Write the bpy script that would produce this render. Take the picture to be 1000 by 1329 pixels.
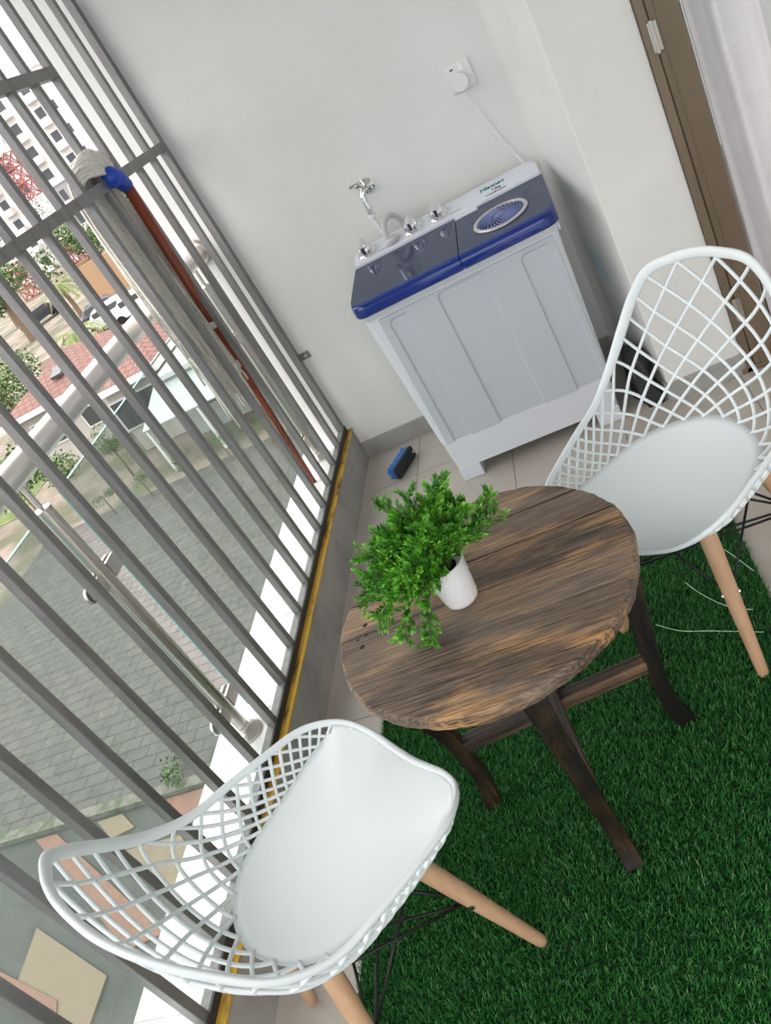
import bpy, bmesh, math, random
import numpy as np
from mathutils import Vector, Matrix
random.seed(7); rng = np.random.default_rng(7)
for o in list(bpy.data.objects): bpy.data.objects.remove(o)
S = bpy.context.scene
COL = S.collection

# ---------------------------------------------------------------- camera
FPX = 1041.0
AX = Vector((0.87800338, -0.35195339, -0.32440542))   # world X in camera-image axes (right, down, forward)
AY = Vector((0.07044651, -0.57534811, 0.81486922))
AZ = Vector((-0.47344203, -0.73831116, -0.4803637))
cam_d = bpy.data.cameras.new('camera'); cam = bpy.data.objects.new('camera', cam_d); COL.objects.link(cam)
right = Vector((AX[0], AY[0], AZ[0])); up = -Vector((AX[1], AY[1], AZ[1])); back = -Vector((AX[2], AY[2], AZ[2]))
M = Matrix.Identity(4)
for i in range(3):
    M[i][0] = right[i]; M[i][1] = up[i]; M[i][2] = back[i]
M.translation = Vector((0, 0, 1.6)); cam.matrix_world = M
cam_d.sensor_fit = 'VERTICAL'; cam_d.sensor_height = 24.0; cam_d.lens = FPX / 1329.0 * 24.0
cam_d.clip_start = 0.02; cam_d.clip_end = 600
S.camera = cam
S.view_settings.view_transform = 'Standard'; S.view_settings.look = 'None'
S.view_settings.gamma = 1.0; S.view_settings.use_curve_mapping = False
S.view_settings.exposure = 1.28

# ---------------------------------------------------------------- overcast sky + veiled sun
w = bpy.data.worlds.new('overcast_sky'); S.world = w; w.use_nodes = True
nt = w.node_tree; nt.nodes.clear()
def nd(t, kind, **kw):
    n = t.nodes.new(kind)
    for k, v in kw.items():
        if k in ('inputs',):
            for a, b in v.items(): n.inputs[a].default_value = b
        else: setattr(n, k, v)
    return n
tc = nd(nt, 'ShaderNodeTexCoord'); sep = nd(nt, 'ShaderNodeSeparateXYZ'); nt.links.new(tc.outputs['Generated'], sep.inputs[0])
grad = nd(nt, 'ShaderNodeValToRGB'); nt.links.new(sep.outputs['Z'], grad.inputs[0])
cr = grad.color_ramp; cr.elements[0].position = 0.0; cr.elements[0].color = (.40, .44, .47, 1)
cr.elements[1].position = 1.0; cr.elements[1].color = (1.10, .97, .95, 1)
e = cr.elements.new(.22); e.color = (1.08, .98, .965, 1)
noi = nd(nt, 'ShaderNodeTexNoise', inputs={'Scale': 5.0, 'Detail': 6.0, 'Roughness': .55}); nt.links.new(tc.outputs['Generated'], noi.inputs['Vector'])
nr = nd(nt, 'ShaderNodeValToRGB'); nt.links.new(noi.outputs['Fac'], nr.inputs[0])
nr.color_ramp.elements[0].position = .42; nr.color_ramp.elements[0].color = (.80, .93, 1.0, 1)
nr.color_ramp.elements[1].position = .58; nr.color_ramp.elements[1].color = (1.12, 1.1, 1.08, 1)
mul = nd(nt, 'ShaderNodeMix', data_type='RGBA', blend_type='MULTIPLY'); mul.inputs['Factor'].default_value = 1.0
nt.links.new(grad.outputs[0], mul.inputs['A']); nt.links.new(nr.outputs[0], mul.inputs['B'])
mr = nd(nt, 'ShaderNodeMapRange', inputs={'From Min': 0.0, 'From Max': 1.0, 'To Min': 1.15, 'To Max': 2.0}); nt.links.new(sep.outputs['Z'], mr.inputs['Value'])
bg = nd(nt, 'ShaderNodeBackground'); nt.links.new(mul.outputs['Result'], bg.inputs['Color']); nt.links.new(mr.outputs['Result'], bg.inputs['Strength'])
out = nd(nt, 'ShaderNodeOutputWorld'); nt.links.new(bg.outputs[0], out.inputs[0])
sun_d = bpy.data.lights.new('sun', 'SUN'); sun_d.energy = .35; sun_d.angle = math.radians(50); sun_d.color = (1, .98, .95)
sun = bpy.data.objects.new('sun', sun_d); COL.objects.link(sun)
sun.rotation_euler = Vector((.75, .35, -.85)).to_track_quat('-Z', 'Y').to_euler(); sun.location = (-4, -2, 6)

# ---------------------------------------------------------------- materials
MATS = {}
def mat(name, col=(.8, .8, .8), rough=.5, metal=0.0, spec=.5, coat=0.0, trans=0.0, ior=1.45, bump=None, var=None, emis=None):
    """bump=(scale, strength[, detail]); var=(scale, other_colour, lo, hi[, stretch])"""
    if name in MATS: return MATS[name]
    m = bpy.data.materials.new(name); m.use_nodes = True; t = m.node_tree
    b = t.nodes['Principled BSDF']; b.inputs['Base Color'].default_value = (*col, 1); b.inputs['Roughness'].default_value = rough
    b.inputs['Metallic'].default_value = metal; b.inputs['Specular IOR Level'].default_value = spec; b.inputs['Coat Weight'].default_value = coat
    b.inputs['Coat Roughness'].default_value = .05; b.inputs['Transmission Weight'].default_value = trans; b.inputs['IOR'].default_value = ior
    tcn = nd(t, 'ShaderNodeTexCoord')
    if var:
        mp = nd(t, 'ShaderNodeMapping'); t.links.new(tcn.outputs['Object'], mp.inputs[0])
        mp.inputs['Scale'].default_value = var[4] if len(var) > 4 else (1, 1, 1)
        n = nd(t, 'ShaderNodeTexNoise', inputs={'Scale': var[0], 'Detail': 7.0, 'Roughness': .6}); t.links.new(mp.outputs[0], n.inputs['Vector'])
        r = nd(t, 'ShaderNodeValToRGB'); t.links.new(n.outputs['Fac'], r.inputs[0])
        r.color_ramp.elements[0].position = var[2]; r.color_ramp.elements[0].color = (*col, 1)
        r.color_ramp.elements[1].position = var[3]; r.color_ramp.elements[1].color = (*var[1], 1)
        t.links.new(r.outputs[0], b.inputs['Base Color'])
    if bump:
        n2 = nd(t, 'ShaderNodeTexNoise', inputs={'Scale': bump[0], 'Detail': 5.0}); t.links.new(tcn.outputs['Object'], n2.inputs['Vector'])
        bp = nd(t, 'ShaderNodeBump', inputs={'Strength': bump[1], 'Distance': .01}); t.links.new(n2.outputs['Fac'], bp.inputs['Height']); t.links.new(bp.outputs[0], b.inputs['Normal'])
    MATS[name] = m; return m
def bsdf(m): return m.node_tree.nodes['Principled BSDF']

WALL = mat('wall_paint', (.80, .81, .79), .55, var=(2.2, (.74, .745, .72), .45, .75), bump=(60, .05))
CONC = mat('grey_cement', (.40, .385, .35), .6, var=(6, (.27, .26, .24), .4, .7), bump=(40, .15))
BASEB = mat('grey_skirting', (.40, .395, .375), .4, var=(9, (.33, .325, .31), .4, .7))
STEEL = mat('grey_painted_steel', (.25, .245, .24), .38, .3, var=(30, (.17, .165, .16), .4, .7, (1, 1, .15)), bump=(90, .1))
DARKS = mat('dark_rail_steel', (.045, .045, .045), .5, .2)
INOX = mat('polished_stainless', (.88, .85, .82), .34, 1.0)
INOX2 = mat('brushed_stainless', (.66, .63, .59), .32, 1.0)
CHROME = mat('chrome', (.85, .85, .86), .07, 1.0)
WHITEP = mat('white_plastic', (.84, .85, .87), .32, coat=.15)
CHAIRW = mat('chair_white_plastic', (.725, .785, .795), .38)
WASHW = mat('washer_white_plastic', (.70, .735, .80), .35, bump=(14, .04)); WPAN = mat('washer_white_shaded_front', (.52, .565, .62), .4, bump=(14, .04))  # front panel copy is darkened: its weaker frontal light is put into the colour
LIDG = mat('smoked_blue_lid', (.030, .045, .105), .08, spec=.35)
BLUE = mat('royal_blue_gloss', (.004, .026, .20), .10, coat=.3)
BEECH = mat('beech_wood', (.56, .36, .22), .45, var=(8, (.45, .27, .155), .35, .75, (6, 6, .6)))
BLACKM = mat('black_metal', (.012, .012, .013), .4, .3)
GOLD = mat('golden_sealant', (.62, .36, .04), .45, var=(25, (.12, .07, .02), .52, .66, (1, .25, 1)), bump=(60, .5))
SILL = mat('white_sill_tile', (.86, .86, .85), .25)
TEAL = mat('teal_print', (.01, .22, .22), .5)
INK = mat('grey_print', (.08, .09, .11), .6)
SOCK = mat('socket_white', (.80, .81, .79), .3)
GREYH = mat('grey_hose', (.55, .56, .56), .35)
BROWN = mat('bronze_door_frame', (.205, .155, .105), .35, .25, var=(4, (.17, .13, .09), .4, .7))
CURT = mat('white_curtain', (.93, .91, .94), .9)
GREEN_L = mat('leaf_bright_green', (.09, .42, .035), .35)
GREEN_D = mat('leaf_dark_green', (.025, .17, .025), .35)
STEM = mat('plant_stem', (.12, .13, .05), .6)
SOIL = mat('potting_black', (.02, .018, .015), .9)
POT = mat('white_ceramic', (.86, .86, .86), .3)
MOPW = mat('mop_cotton', (.86, .83, .76), .95, bump=(200, .5), var=(90, (.70, .67, .60), .5, .7))
MOPB = mat('mop_blue_socket', (.015, .07, .50), .3)
RUST = mat('rust_painted_wood', (.27, .055, .02), .4, var=(12, (.13, .03, .015), .45, .7, (3, 3, .4)))
BRB = mat('brush_blue', (.01, .16, .50), .5)
BRK = mat('brush_black', (.015, .017, .025), .4)
BAG = mat('black_bag_plastic', (.035, .04, .045), .32, bump=(18, .7))
TAPE = mat('pale_teal_tape', (.50, .72, .74), .4)

def glass_mat(name, tint, refl=.5, haze=.06, hazecol=(.7, .78, .76)):
    m = bpy.data.materials.new(name); m.use_nodes = True; t = m.node_tree; t.nodes.clear()
    tr = nd(t, 'ShaderNodeBsdfTransparent'); tr.inputs[0].default_value = (*tint, 1)
    gl = nd(t, 'ShaderNodeBsdfGlossy'); gl.inputs['Roughness'].default_value = .02
    df = nd(t, 'ShaderNodeBsdfDiffuse'); df.inputs[0].default_value = (*hazecol, 1)
    fr = nd(t, 'ShaderNodeLayerWeight', inputs={'Blend': .5})           # Schlick reflection, the same from either side of the pane
    pw = nd(t, 'ShaderNodeMath', operation='POWER'); pw.inputs[1].default_value = 5.0; t.links.new(fr.outputs['Facing'], pw.inputs[0])
    mm = nd(t, 'ShaderNodeMath', operation='MULTIPLY_ADD'); mm.inputs[1].default_value = .9 * refl; mm.inputs[2].default_value = .04 * refl; t.links.new(pw.outputs[0], mm.inputs[0])
    m1 = nd(t, 'ShaderNodeMixShader'); m1.inputs[0].default_value = haze; t.links.new(tr.outputs[0], m1.inputs[1]); t.links.new(df.outputs[0], m1.inputs[2])
    m2 = nd(t, 'ShaderNodeMixShader'); t.links.new(mm.outputs[0], m2.inputs[0]); t.links.new(m1.outputs[0], m2.inputs[1]); t.links.new(gl.outputs[0], m2.inputs[2])
    o = nd(t, 'ShaderNodeOutputMaterial'); t.links.new(m2.outputs[0], o.inputs[0]); return m
RGLASS = glass_mat('balustrade_glass', (.84, .89, .87), 1.0, .07, (.50, .55, .53))
EGLASS = mat('glass_edge_teal', (.10, .42, .38), .15)
DGLASS = glass_mat('door_glass', (.98, .98, .98), .6, .01)

def tile_mat(name, c1, c2, mortar, bw, bh, msize, offset=0.0, loc=(0, 0, 0), rough=.35, varc=None):
    m = bpy.data.materials.new(name); m.use_nodes = True; t = m.node_tree; b = t.nodes['Principled BSDF']
    g = nd(t, 'ShaderNodeNewGeometry'); mp = nd(t, 'ShaderNodeMapping'); mp.inputs['Location'].default_value = loc
    t.links.new(g.outputs['Position'], mp.inputs[0])
    br = nd(t, 'ShaderNodeTexBrick'); br.offset = offset; br.squash = 1.0
    br.inputs['Color1'].default_value = (*c1, 1); br.inputs['Color2'].default_value = (*c2, 1); br.inputs['Mortar'].default_value = (*mortar, 1)
    br.inputs['Scale'].default_value = 1.0; br.inputs['Brick Width'].default_value = bw; br.inputs['Row Height'].default_value = bh
    br.inputs['Mortar Size'].default_value = msize; br.inputs['Mortar Smooth'].default_value = .2
    t.links.new(mp.outputs[0], br.inputs['Vector'])
    n = nd(t, 'ShaderNodeTexNoise', inputs={'Scale': 3.0, 'Detail': 8.0, 'Roughness': .65}); t.links.new(g.outputs['Position'], n.inputs['Vector'])
    r = nd(t, 'ShaderNodeValToRGB'); t.links.new(n.outputs['Fac'], r.inputs[0]); r.color_ramp.elements[0].position = .35; r.color_ramp.elements[1].position = .7
    r.color_ramp.elements[0].color = (1, 1, 1, 1); v = varc or (.84, .82, .79); r.color_ramp.elements[1].color = (*v, 1)
    mx = nd(t, 'ShaderNodeMix', data_type='RGBA', blend_type='MULTIPLY'); mx.inputs['Factor'].default_value = 1
    t.links.new(br.outputs['Color'], mx.inputs['A']); t.links.new(r.outputs[0], mx.inputs['B']); t.links.new(mx.outputs['Result'], b.inputs['Base Color'])
    bp = nd(t, 'ShaderNodeBump', inputs={'Strength': .4, 'Distance': .004}); bp.invert = True; t.links.new(br.outputs['Fac'], bp.inputs['Height']); t.links.new(bp.outputs[0], b.inputs['Normal'])
    b.inputs['Roughness'].default_value = rough; return m
FLOOR = tile_mat('floor_tiles', (.52, .475, .425), (.49, .45, .405), (.22, .21, .20), .43, .43, .0022, 0, (.94 + .43 * 10, -1.62 + .43 * 20, 0), .42)
SILLT = tile_mat('sill_tiles', (.88, .88, .87), (.86, .86, .85), (.45, .45, .44), .6, .43, .0025, 0, (.3 + 6, -1.2 + 4.3, 0), .25, (.95, .95, .94))
PAVE = tile_mat('grey_block_paving', (.115, .112, .10), (.098, .098, .09), (.05, .05, .045), .5, .27, .014, .5, (100.1, 50, 0), .85, (.68, .70, .66))
ROAD = mat('far_ground', (.24, .20, .165), .9, var=(.35, (.11, .115, .07), .42, .56))

# weathered wood for the table (grain runs along local X)
def wood_mat(name, base, dark, pale, axis='X', darkness=.5, grain=75.0):
    m = bpy.data.materials.new(name); m.use_nodes = True; t = m.node_tree; b = t.nodes['Principled BSDF']
    tcn = nd(t, 'ShaderNodeTexCoord'); mp = nd(t, 'ShaderNodeMapping'); t.links.new(tcn.outputs['Object'], mp.inputs[0])
    mp.inputs['Scale'].default_value = {'X': (.035, 1, 1), 'Z': (1, 1, .08)}[axis]
    n = nd(t, 'ShaderNodeTexNoise', inputs={'Scale': grain, 'Detail': 10.0, 'Roughness': .78, 'Distortion': .25}); t.links.new(mp.outputs[0], n.inputs['Vector'])
    r = nd(t, 'ShaderNodeValToRGB'); t.links.new(n.outputs['Fac'], r.inputs[0])
    r.color_ramp.elements[0].position = .40; r.color_ramp.elements[0].color = (*dark, 1)
    r.color_ramp.elements[1].position = .60; r.color_ramp.elements[1].color = (*base, 1)
    mp2 = nd(t, 'ShaderNodeMapping'); t.links.new(tcn.outputs['Object'], mp2.inputs[0]); mp2.inputs['Scale'].default_value = {'X': (.32, 1, 1), 'Z': (1, 1, .4)}[axis]
    n2 = nd(t, 'ShaderNodeTexNoise', inputs={'Scale': 11.0, 'Detail': 5.0, 'Roughness': .6}); t.links.new(mp2.outputs[0], n2.inputs['Vector'])
    r2 = nd(t, 'ShaderNodeValToRGB'); t.links.new(n2.outputs['Fac'], r2.inputs[0]); r2.color_ramp.elements[0].position = .47; r2.color_ramp.elements[1].position = .64
    r2.color_ramp.elements[0].color = (.50, .48, .50, 1); r2.color_ramp.elements[1].color = (1.95, 1.5, .85, 1)
    mx = nd(t, 'ShaderNodeMix', data_type='RGBA', blend_type='MULTIPLY'); mx.inputs['Factor'].default_value = 1
    t.links.new(r.outputs[0], mx.inputs['A']); t.links.new(r2.outputs[0], mx.inputs['B'])
    n3 = nd(t, 'ShaderNodeTexNoise', inputs={'Scale': 6.0, 'Detail': 5.0}); t.links.new(mp2.outputs[0], n3.inputs['Vector'])
    r3 = nd(t, 'ShaderNodeValToRGB'); t.links.new(n3.outputs['Fac'], r3.inputs[0]); r3.color_ramp.elements[0].position = .44; r3.color_ramp.elements[1].position = .60
    r3.color_ramp.elements[0].color = (0, 0, 0, 1); r3.color_ramp.elements[1].color = (darkness, darkness, darkness, 1)
    mx2 = nd(t, 'ShaderNodeMix', data_type='RGBA', blend_type='MIX'); t.links.new(r3.outputs[0], mx2.inputs['Factor']); t.links.new(mx.outputs['Result'], mx2.inputs['A'])
    mx3 = nd(t, 'ShaderNodeMix', data_type='RGBA', blend_type='MULTIPLY'); mx3.inputs['Factor'].default_value = 1; mx3.inputs['A'].default_value = (*pale, 1); t.links.new(r.outputs[0], mx3.inputs['B'])
    ad = nd(t, 'ShaderNodeMix', data_type='RGBA', blend_type='ADD'); ad.inputs['Factor'].default_value = 1; t.links.new(mx3.outputs['Result'], ad.inputs['A']); ad.inputs['B'].default_value = (*[c * .35 for c in pale], 1)
    t.links.new(ad.outputs['Result'], mx2.inputs['B']); t.links.new(mx2.outputs['Result'], b.inputs['Base Color'])
    bp = nd(t, 'ShaderNodeBump', inputs={'Strength': .55, 'Distance': .004}); t.links.new(n.outputs['Fac'], bp.inputs['Height']); t.links.new(bp.outputs[0], b.inputs['Normal'])
    b.inputs['Roughness'].default_value = .5; return m
TOPW = wood_mat('weathered_tabletop', (.40, .285, .18), (.020, .014, .011), (.40, .35, .30), 'X', .65, 190.0)
LEGW = wood_mat('dark_stained_wood', (.050, .036, .022), (.004, .0035, .003), (.010, .010, .009), 'Z', .9)
RAILW = wood_mat('greyish_brown_rail_wood', (.20, .14, .10), (.015, .012, .01), (.16, .14, .125), 'X', .6)

# ---------------------------------------------------------------- mesh helpers
class MB:
    def __init__(s): s.v = []; s.f = []
    def add(s, vs, fs):
        k = len(s.v); s.v += [tuple(p) for p in vs]; s.f += [tuple(i + k for i in f) for f in fs]; return s
    def box(s, x0, x1, y0, y1, z0, z1):
        return s.add([(x0, y0, z0), (x1, y0, z0), (x1, y1, z0), (x0, y1, z0), (x0, y0, z1), (x1, y0, z1), (x1, y1, z1), (x0, y1, z1)],
                     [(0, 3, 2, 1), (4, 5, 6, 7), (0, 1, 5, 4), (1, 2, 6, 5), (2, 3, 7, 6), (3, 0, 4, 7)])
    def prism(s, poly, z0, z1):
        n = len(poly); vs = [(x, y, z0) for x, y in poly] + [(x, y, z1) for x, y in poly]
        return s.add(vs, [tuple(range(n - 1, -1, -1)), tuple(range(n, 2 * n))] + [(i, (i + 1) % n, n + (i + 1) % n, n + i) for i in range(n)])
    def sweep(s, pts, r, n=8, ref=None, rx=1.0, ry=1.0, cap=True, square=False):
        """tube along pts; r a number or list; rx, ry flatten it; ref the side direction"""
        pts = [Vector(p) for p in pts]; m = len(pts); rs = r if hasattr(r, '__len__') else [r] * m
        k0 = len(s.v); side = Vector(ref) if ref is not None else None; prev = None
        for i, p in enumerate(pts):
            t = (pts[min(i + 1, m - 1)] - pts[max(i - 1, 0)])
            if t.length < 1e-9: t = Vector((0, 0, 1))
            t.normalize()
            if side is not None: a = side
            elif prev is not None: a = prev
            else: a = Vector((0, 0, 1)) if abs(t.z) < .9 else Vector((1, 0, 0))
            a = a - t * a.dot(t)
            if a.length < 1e-6: a = t.orthogonal()
            a.normalize(); prev = a; b = t.cross(a)
            for j in range(n):
                th = 2 * math.pi * (j + (.5 if square else 0)) / n
                q = 1 / math.cos(math.pi / 4) if square else 1
                s.v.append(tuple(p + a * (math.cos(th) * rs[i] * rx * q) + b * (math.sin(th) * rs[i] * ry * q)))
        for i in range(m - 1):
            for j in range(n):
                a_, b_ = k0 + i * n + j, k0 + i * n + (j + 1) % n
                s.f.append((a_, b_, b_ + n, a_ + n))
        if cap: s.f.append(tuple(k0 + j for j in range(n - 1, -1, -1))); s.f.append(tuple(k0 + (m - 1) * n + j for j in range(n)))
        return s
    def lathe(s, prof, c=(0, 0, 0), n=32, axis='Z', M=None):
        k0 = len(s.v)
        for r, z in prof:
            for j in range(n):
                th = 2 * math.pi * j / n; p = Vector((r * math.cos(th), r * math.sin(th), z))
                if axis == 'Y': p = Vector((p.x, -p.z, p.y))
                if axis == 'X': p = Vector((p.z, p.x, p.y))
                if M is not None: p = M @ p
                s.v.append((p.x + c[0], p.y + c[1], p.z + c[2]))
        for i in range(len(prof) - 1):
            for j in range(n):
                a_, b_ = k0 + i * n + j, k0 + i * n + (j + 1) % n
                s.f.append((a_, b_, b_ + n, a_ + n))
        if prof[0][0] > 1e-5: s.f.append(tuple(k0 + j for j in range(n - 1, -1, -1)))
        if prof[-1][0] > 1e-5: s.f.append(tuple(k0 + (len(prof) - 1) * n + j for j in range(n)))
        return s
    def grid(s, rows, close=False):
        k0 = len(s.v); m = len(rows); n = len(rows[0])
        for r in rows: s.v += [tuple(p) for p in r]
        for i in range(m - 1):
            for j in range(n if close else n - 1):
                a_, b_ = k0 + i * n + j, k0 + i * n + (j + 1) % n
                s.f.append((a_, b_, b_ + n, a_ + n))
        return s
    def build(s, name, m, parent=None, smooth=False, bevel=0, solid=0, subs=0, loc=None, rz=None, auto=None, segs=2):
        me = bpy.data.meshes.new(name); me.from_pydata([tuple(map(float, p)) for p in s.v], [], s.f); me.update()
        bm = bmesh.new(); bm.from_mesh(me); bmesh.ops.recalc_face_normals(bm, faces=bm.faces); bm.to_mesh(me); bm.free()
        if smooth: me.polygons.foreach_set('use_smooth', [True] * len(me.polygons))
        for x in (m if isinstance(m, (list, tuple)) else [m]): me.materials.append(x)
        o = bpy.data.objects.new(name, me); COL.objects.link(o)
        if parent: o.parent = parent
        if loc: o.location = loc
        if rz is not None: o.rotation_euler = (0, 0, rz)
        if solid: md = o.modifiers.new('solid', 'SOLIDIFY'); md.thickness = solid; md.offset = 0
        if bevel: md = o.modifiers.new('bevel', 'BEVEL'); md.width = bevel; md.segments = segs; md.limit_method = 'ANGLE'; md.angle_limit = .6
        if subs: md = o.modifiers.new('subsurf', 'SUBSURF'); md.levels = subs; md.render_levels = subs
        if auto is not None: md = o.modifiers.new('edge', 'EDGE_SPLIT'); md.split_angle = math.radians(auto)
        return o
def B(x0, x1, y0, y1, z0, z1): return MB().box(x0, x1, y0, y1, z0, z1)
def tag(o, label, cat, group=None, kind=None):
    o['label'] = label; o['category'] = cat
    if group: o['group'] = group
    if kind: o['kind'] = kind
    return o
def struct(o): o['kind'] = 'structure'; return o
def empty(name, loc=(0, 0, 0), rz=0):
    o = bpy.data.objects.new(name, None); COL.objects.link(o); o.location = loc; o.rotation_euler = (0, 0, rz); o.empty_display_size = .1; return o
def kids(o): return [c for c in bpy.data.objects if c.parent == o]
def copy_tree(o, parent=None):
    c = o.copy(); COL.objects.link(c)
    if parent: c.parent = parent
    for ch in kids(o): copy_tree(ch, c)
    return c

# ================================================================ THE SETTING
YW = 3.25
struct(B(-1.212, 1.3, -1.5, 3.35, -.12, 0).build('floor', FLOOR))
struct(B(-1.8, 1.3, -1.5, 3.45, 2.72, 2.9).build('ceiling', WALL))
struct(B(-1.45, 0.5, YW, YW + .16, -.3, 2.75).build('wall_back', WALL))
# pier at the back right, its left side slightly canted
struct(MB().prism([(-.008, YW + .01), (.117, 2.69), (.375, 2.69), (.375, YW + .01)], 0, 2.72).build('wall_pier', WALL, bevel=.004))
struct(B(1.2, 1.36, -1.5, 2.9, 0, 2.72).build('wall_right', WALL))
struct(B(.36, 1.36, 2.66, 2.84, 2.12, 2.72).build('wall_over_door', WALL))
# skirting
struct(B(-1.21, -.011, YW - .012, YW + .002, 0, .085).build('baseboard_back', BASEB, bevel=.002))
struct(B(.112, .378, 2.678, 2.692, 0, .075).build('baseboard_pier', BASEB, bevel=.002))
struct(MB().prism([(-.020, YW), (-.008, YW), (.117, 2.69), (.105, 2.688)], 0, .075).build('baseboard_pier_side', BASEB))
# parapet curb, outer sill, tape line
struct(B(-1.29, -1.21, -1.5, YW, -.3, .168).build('wall_curb', CONC, bevel=.004))
struct(B(-1.49, -1.275, -1.5, YW, -.3, .15).build('sill_outer', SILLT))
struct(B(-1.252, -1.206, -1.5, YW, .166, .173).build('trim_gold_strip', GOLD, bevel=.002))
# inner room beyond the door
struct(B(.36, 2.9, 2.84, 5.2, -.1, 0).build('floor_room', mat('room_floor', (.35, .33, .3), .4)))
struct(B(.2, 2.9, 5.2, 5.3, 0, 2.72).build('wall_room_back', WALL)); struct(B(2.9, 3.0, 2.8, 5.3, 0, 2.72).build('wall_room_side', WALL))
struct(B(.2, 3.0, 2.84, 5.3, 2.72, 2.8).build('ceiling_room', WALL))
struct(B(.3, .36, 2.84, 5.3, 0, 2.72).build('wall_room_left', WALL))

# ---- balcony door
door = empty('door_1', (.40, 2.688, 0)); struct(door)
fr = MB(); fr.box(.376, .403, 2.672, 2.76, 0, 2.12).box(.376, 1.2, 2.672, 2.76, 2.06, 2.12).box(1.13, 1.2, 2.672, 2.76, 0, 2.12).box(.36, 1.2, 2.672, 2.84, 0, .02)
fr.box(.403, .41, 2.69, 2.76, 0, 2.06)
o = fr.build('door_frame_1', BROWN, bevel=.003); struct(o)
leaf = empty('door_leaf', (0, 0, 0), math.radians(-20)); leaf.parent = door
LW = .76
def lb(x0, x1, z0, z1, y0=-.02, y1=.02): return MB().box(x0, x1, y0, y1, z0, z1)
a = lb(.012, .09, .03, 2.05).box(.027, .031, -.0225, -.02, .03, 2.05).box(.0, .012, -.008, .008, .03, 2.05).box(LW - .09, LW, -.02, .02, .03, 2.05).box(.09, LW - .09, -.02, .02, .03, .15).box(.09, LW - .09, -.02, .02, 1.96, 2.05)
a.build('door_stiles', BROWN, leaf, bevel=.003)
lb(.09, LW - .09, .15, 1.96, -.004, .004).build('door_glass', DGLASS, leaf)
for z in (.25, 1.145, 1.85):
    h = MB().sweep([(.012, -.026, z - .045), (.012, -.026, z + .045)], .006, 10).box(.0, .026, -.0235, -.02, z - .04, z + .04)
    h.box(.002, .022, -.0245, -.0235, z - .034, z - .02).box(.002, .022, -.0245, -.0235, z + .02, z + .034)
    h.build('hinge', INOX2, leaf, smooth=False)
lb(LW - .06, LW - .03, .95, 1.15, -.03, -.02).build('door_handle', INOX2, leaf, bevel=.004)
# curtain: pleated cloth right behind the glass
cu = MB(); rows = []
ex = Vector((math.cos(math.radians(-20)), math.sin(math.radians(-20)), 0)); ey = Vector((-ex.y, ex.x, 0)); P0 = Vector((.40, 2.688, 0))
for zi in range(17):
    z = .06 + 1.98 * zi / 16; row = []
    for xi in range(61):
        u = xi / 60; x = .088 + .185 * u
        y = .050 + .016 * math.sin(u * 10 + .4 * math.sin(z * 1.3)) + .003 * math.sin(u * 23 + z) + .010 * u
        p = P0 + ex * x + ey * y; row.append((p.x, p.y, z))
    rows.append(row)
cu.grid(rows); tag(cu.build('curtain', CURT, smooth=True, solid=.002), 'white pleated curtain hanging behind the glass of the balcony door', 'curtain')

# ================================================================ GRILLE
GX = -1.252
gr = empty('window_grille', (GX, 1.5, .17)); gx0, gx1 = -.0125, .0125
tag(gr, 'grey steel security grille of vertical bars on the low parapet', 'grille')
def G(x0, x1, y0, y1, z0, z1): return MB().box(x0, x1, y0 - 1.5, y1 - 1.5, z0 - .17, z1 - .17)
TOPZ = 2.72
G(-.014, .014, -1.45, 3.248, .172, .196).build('bottom_rail', [STEEL], gr, bevel=.002)
G(.0145, .020, -1.45, 3.248, .166, .197).build('rail_seal', DARKS, gr)
ys = [3.232] + [3.090 - .1573 * k for k in range(29)]
skips = (3.232, 3.085, 2.933, 2.777)
for i, y in enumerate(ys):
    wdt = .016 if i == 0 else .0125
    G(-wdt, wdt, y - wdt, y + wdt, .196, TOPZ - .002).build('bar' if i else 'end_post', STEEL, gr, bevel=.002)
G(.0125, .018, 3.205, 3.2155, .196, TOPZ - .02).build('post_flange', STEEL, gr)
G(-.0165, .0165, -1.45, 3.216, 1.545, 1.580).build('middle_rail', STEEL, gr, bevel=.002)
G(-.0165, .0165, -1.45, 2.775, 1.885, 1.920).build('upper_rail', STEEL, gr, bevel=.002)
G(-.0165, .0165, -1.45, 3.248, TOPZ - .04, TOPZ - .002).build('top_rail', STEEL, gr, bevel=.002)
br = G(.016, .062, 3.240, 3.249, .565, .597).build('wall_bracket', STEEL, gr, bevel=.002)
MB().lathe([(0, 0), (.008, 0), (.008, .004), (0, .005)], n=12, axis='Y', M=None).build('bracket_screw', INOX2, br, loc=(.045, 3.2399 - 1.5, .411))

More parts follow.
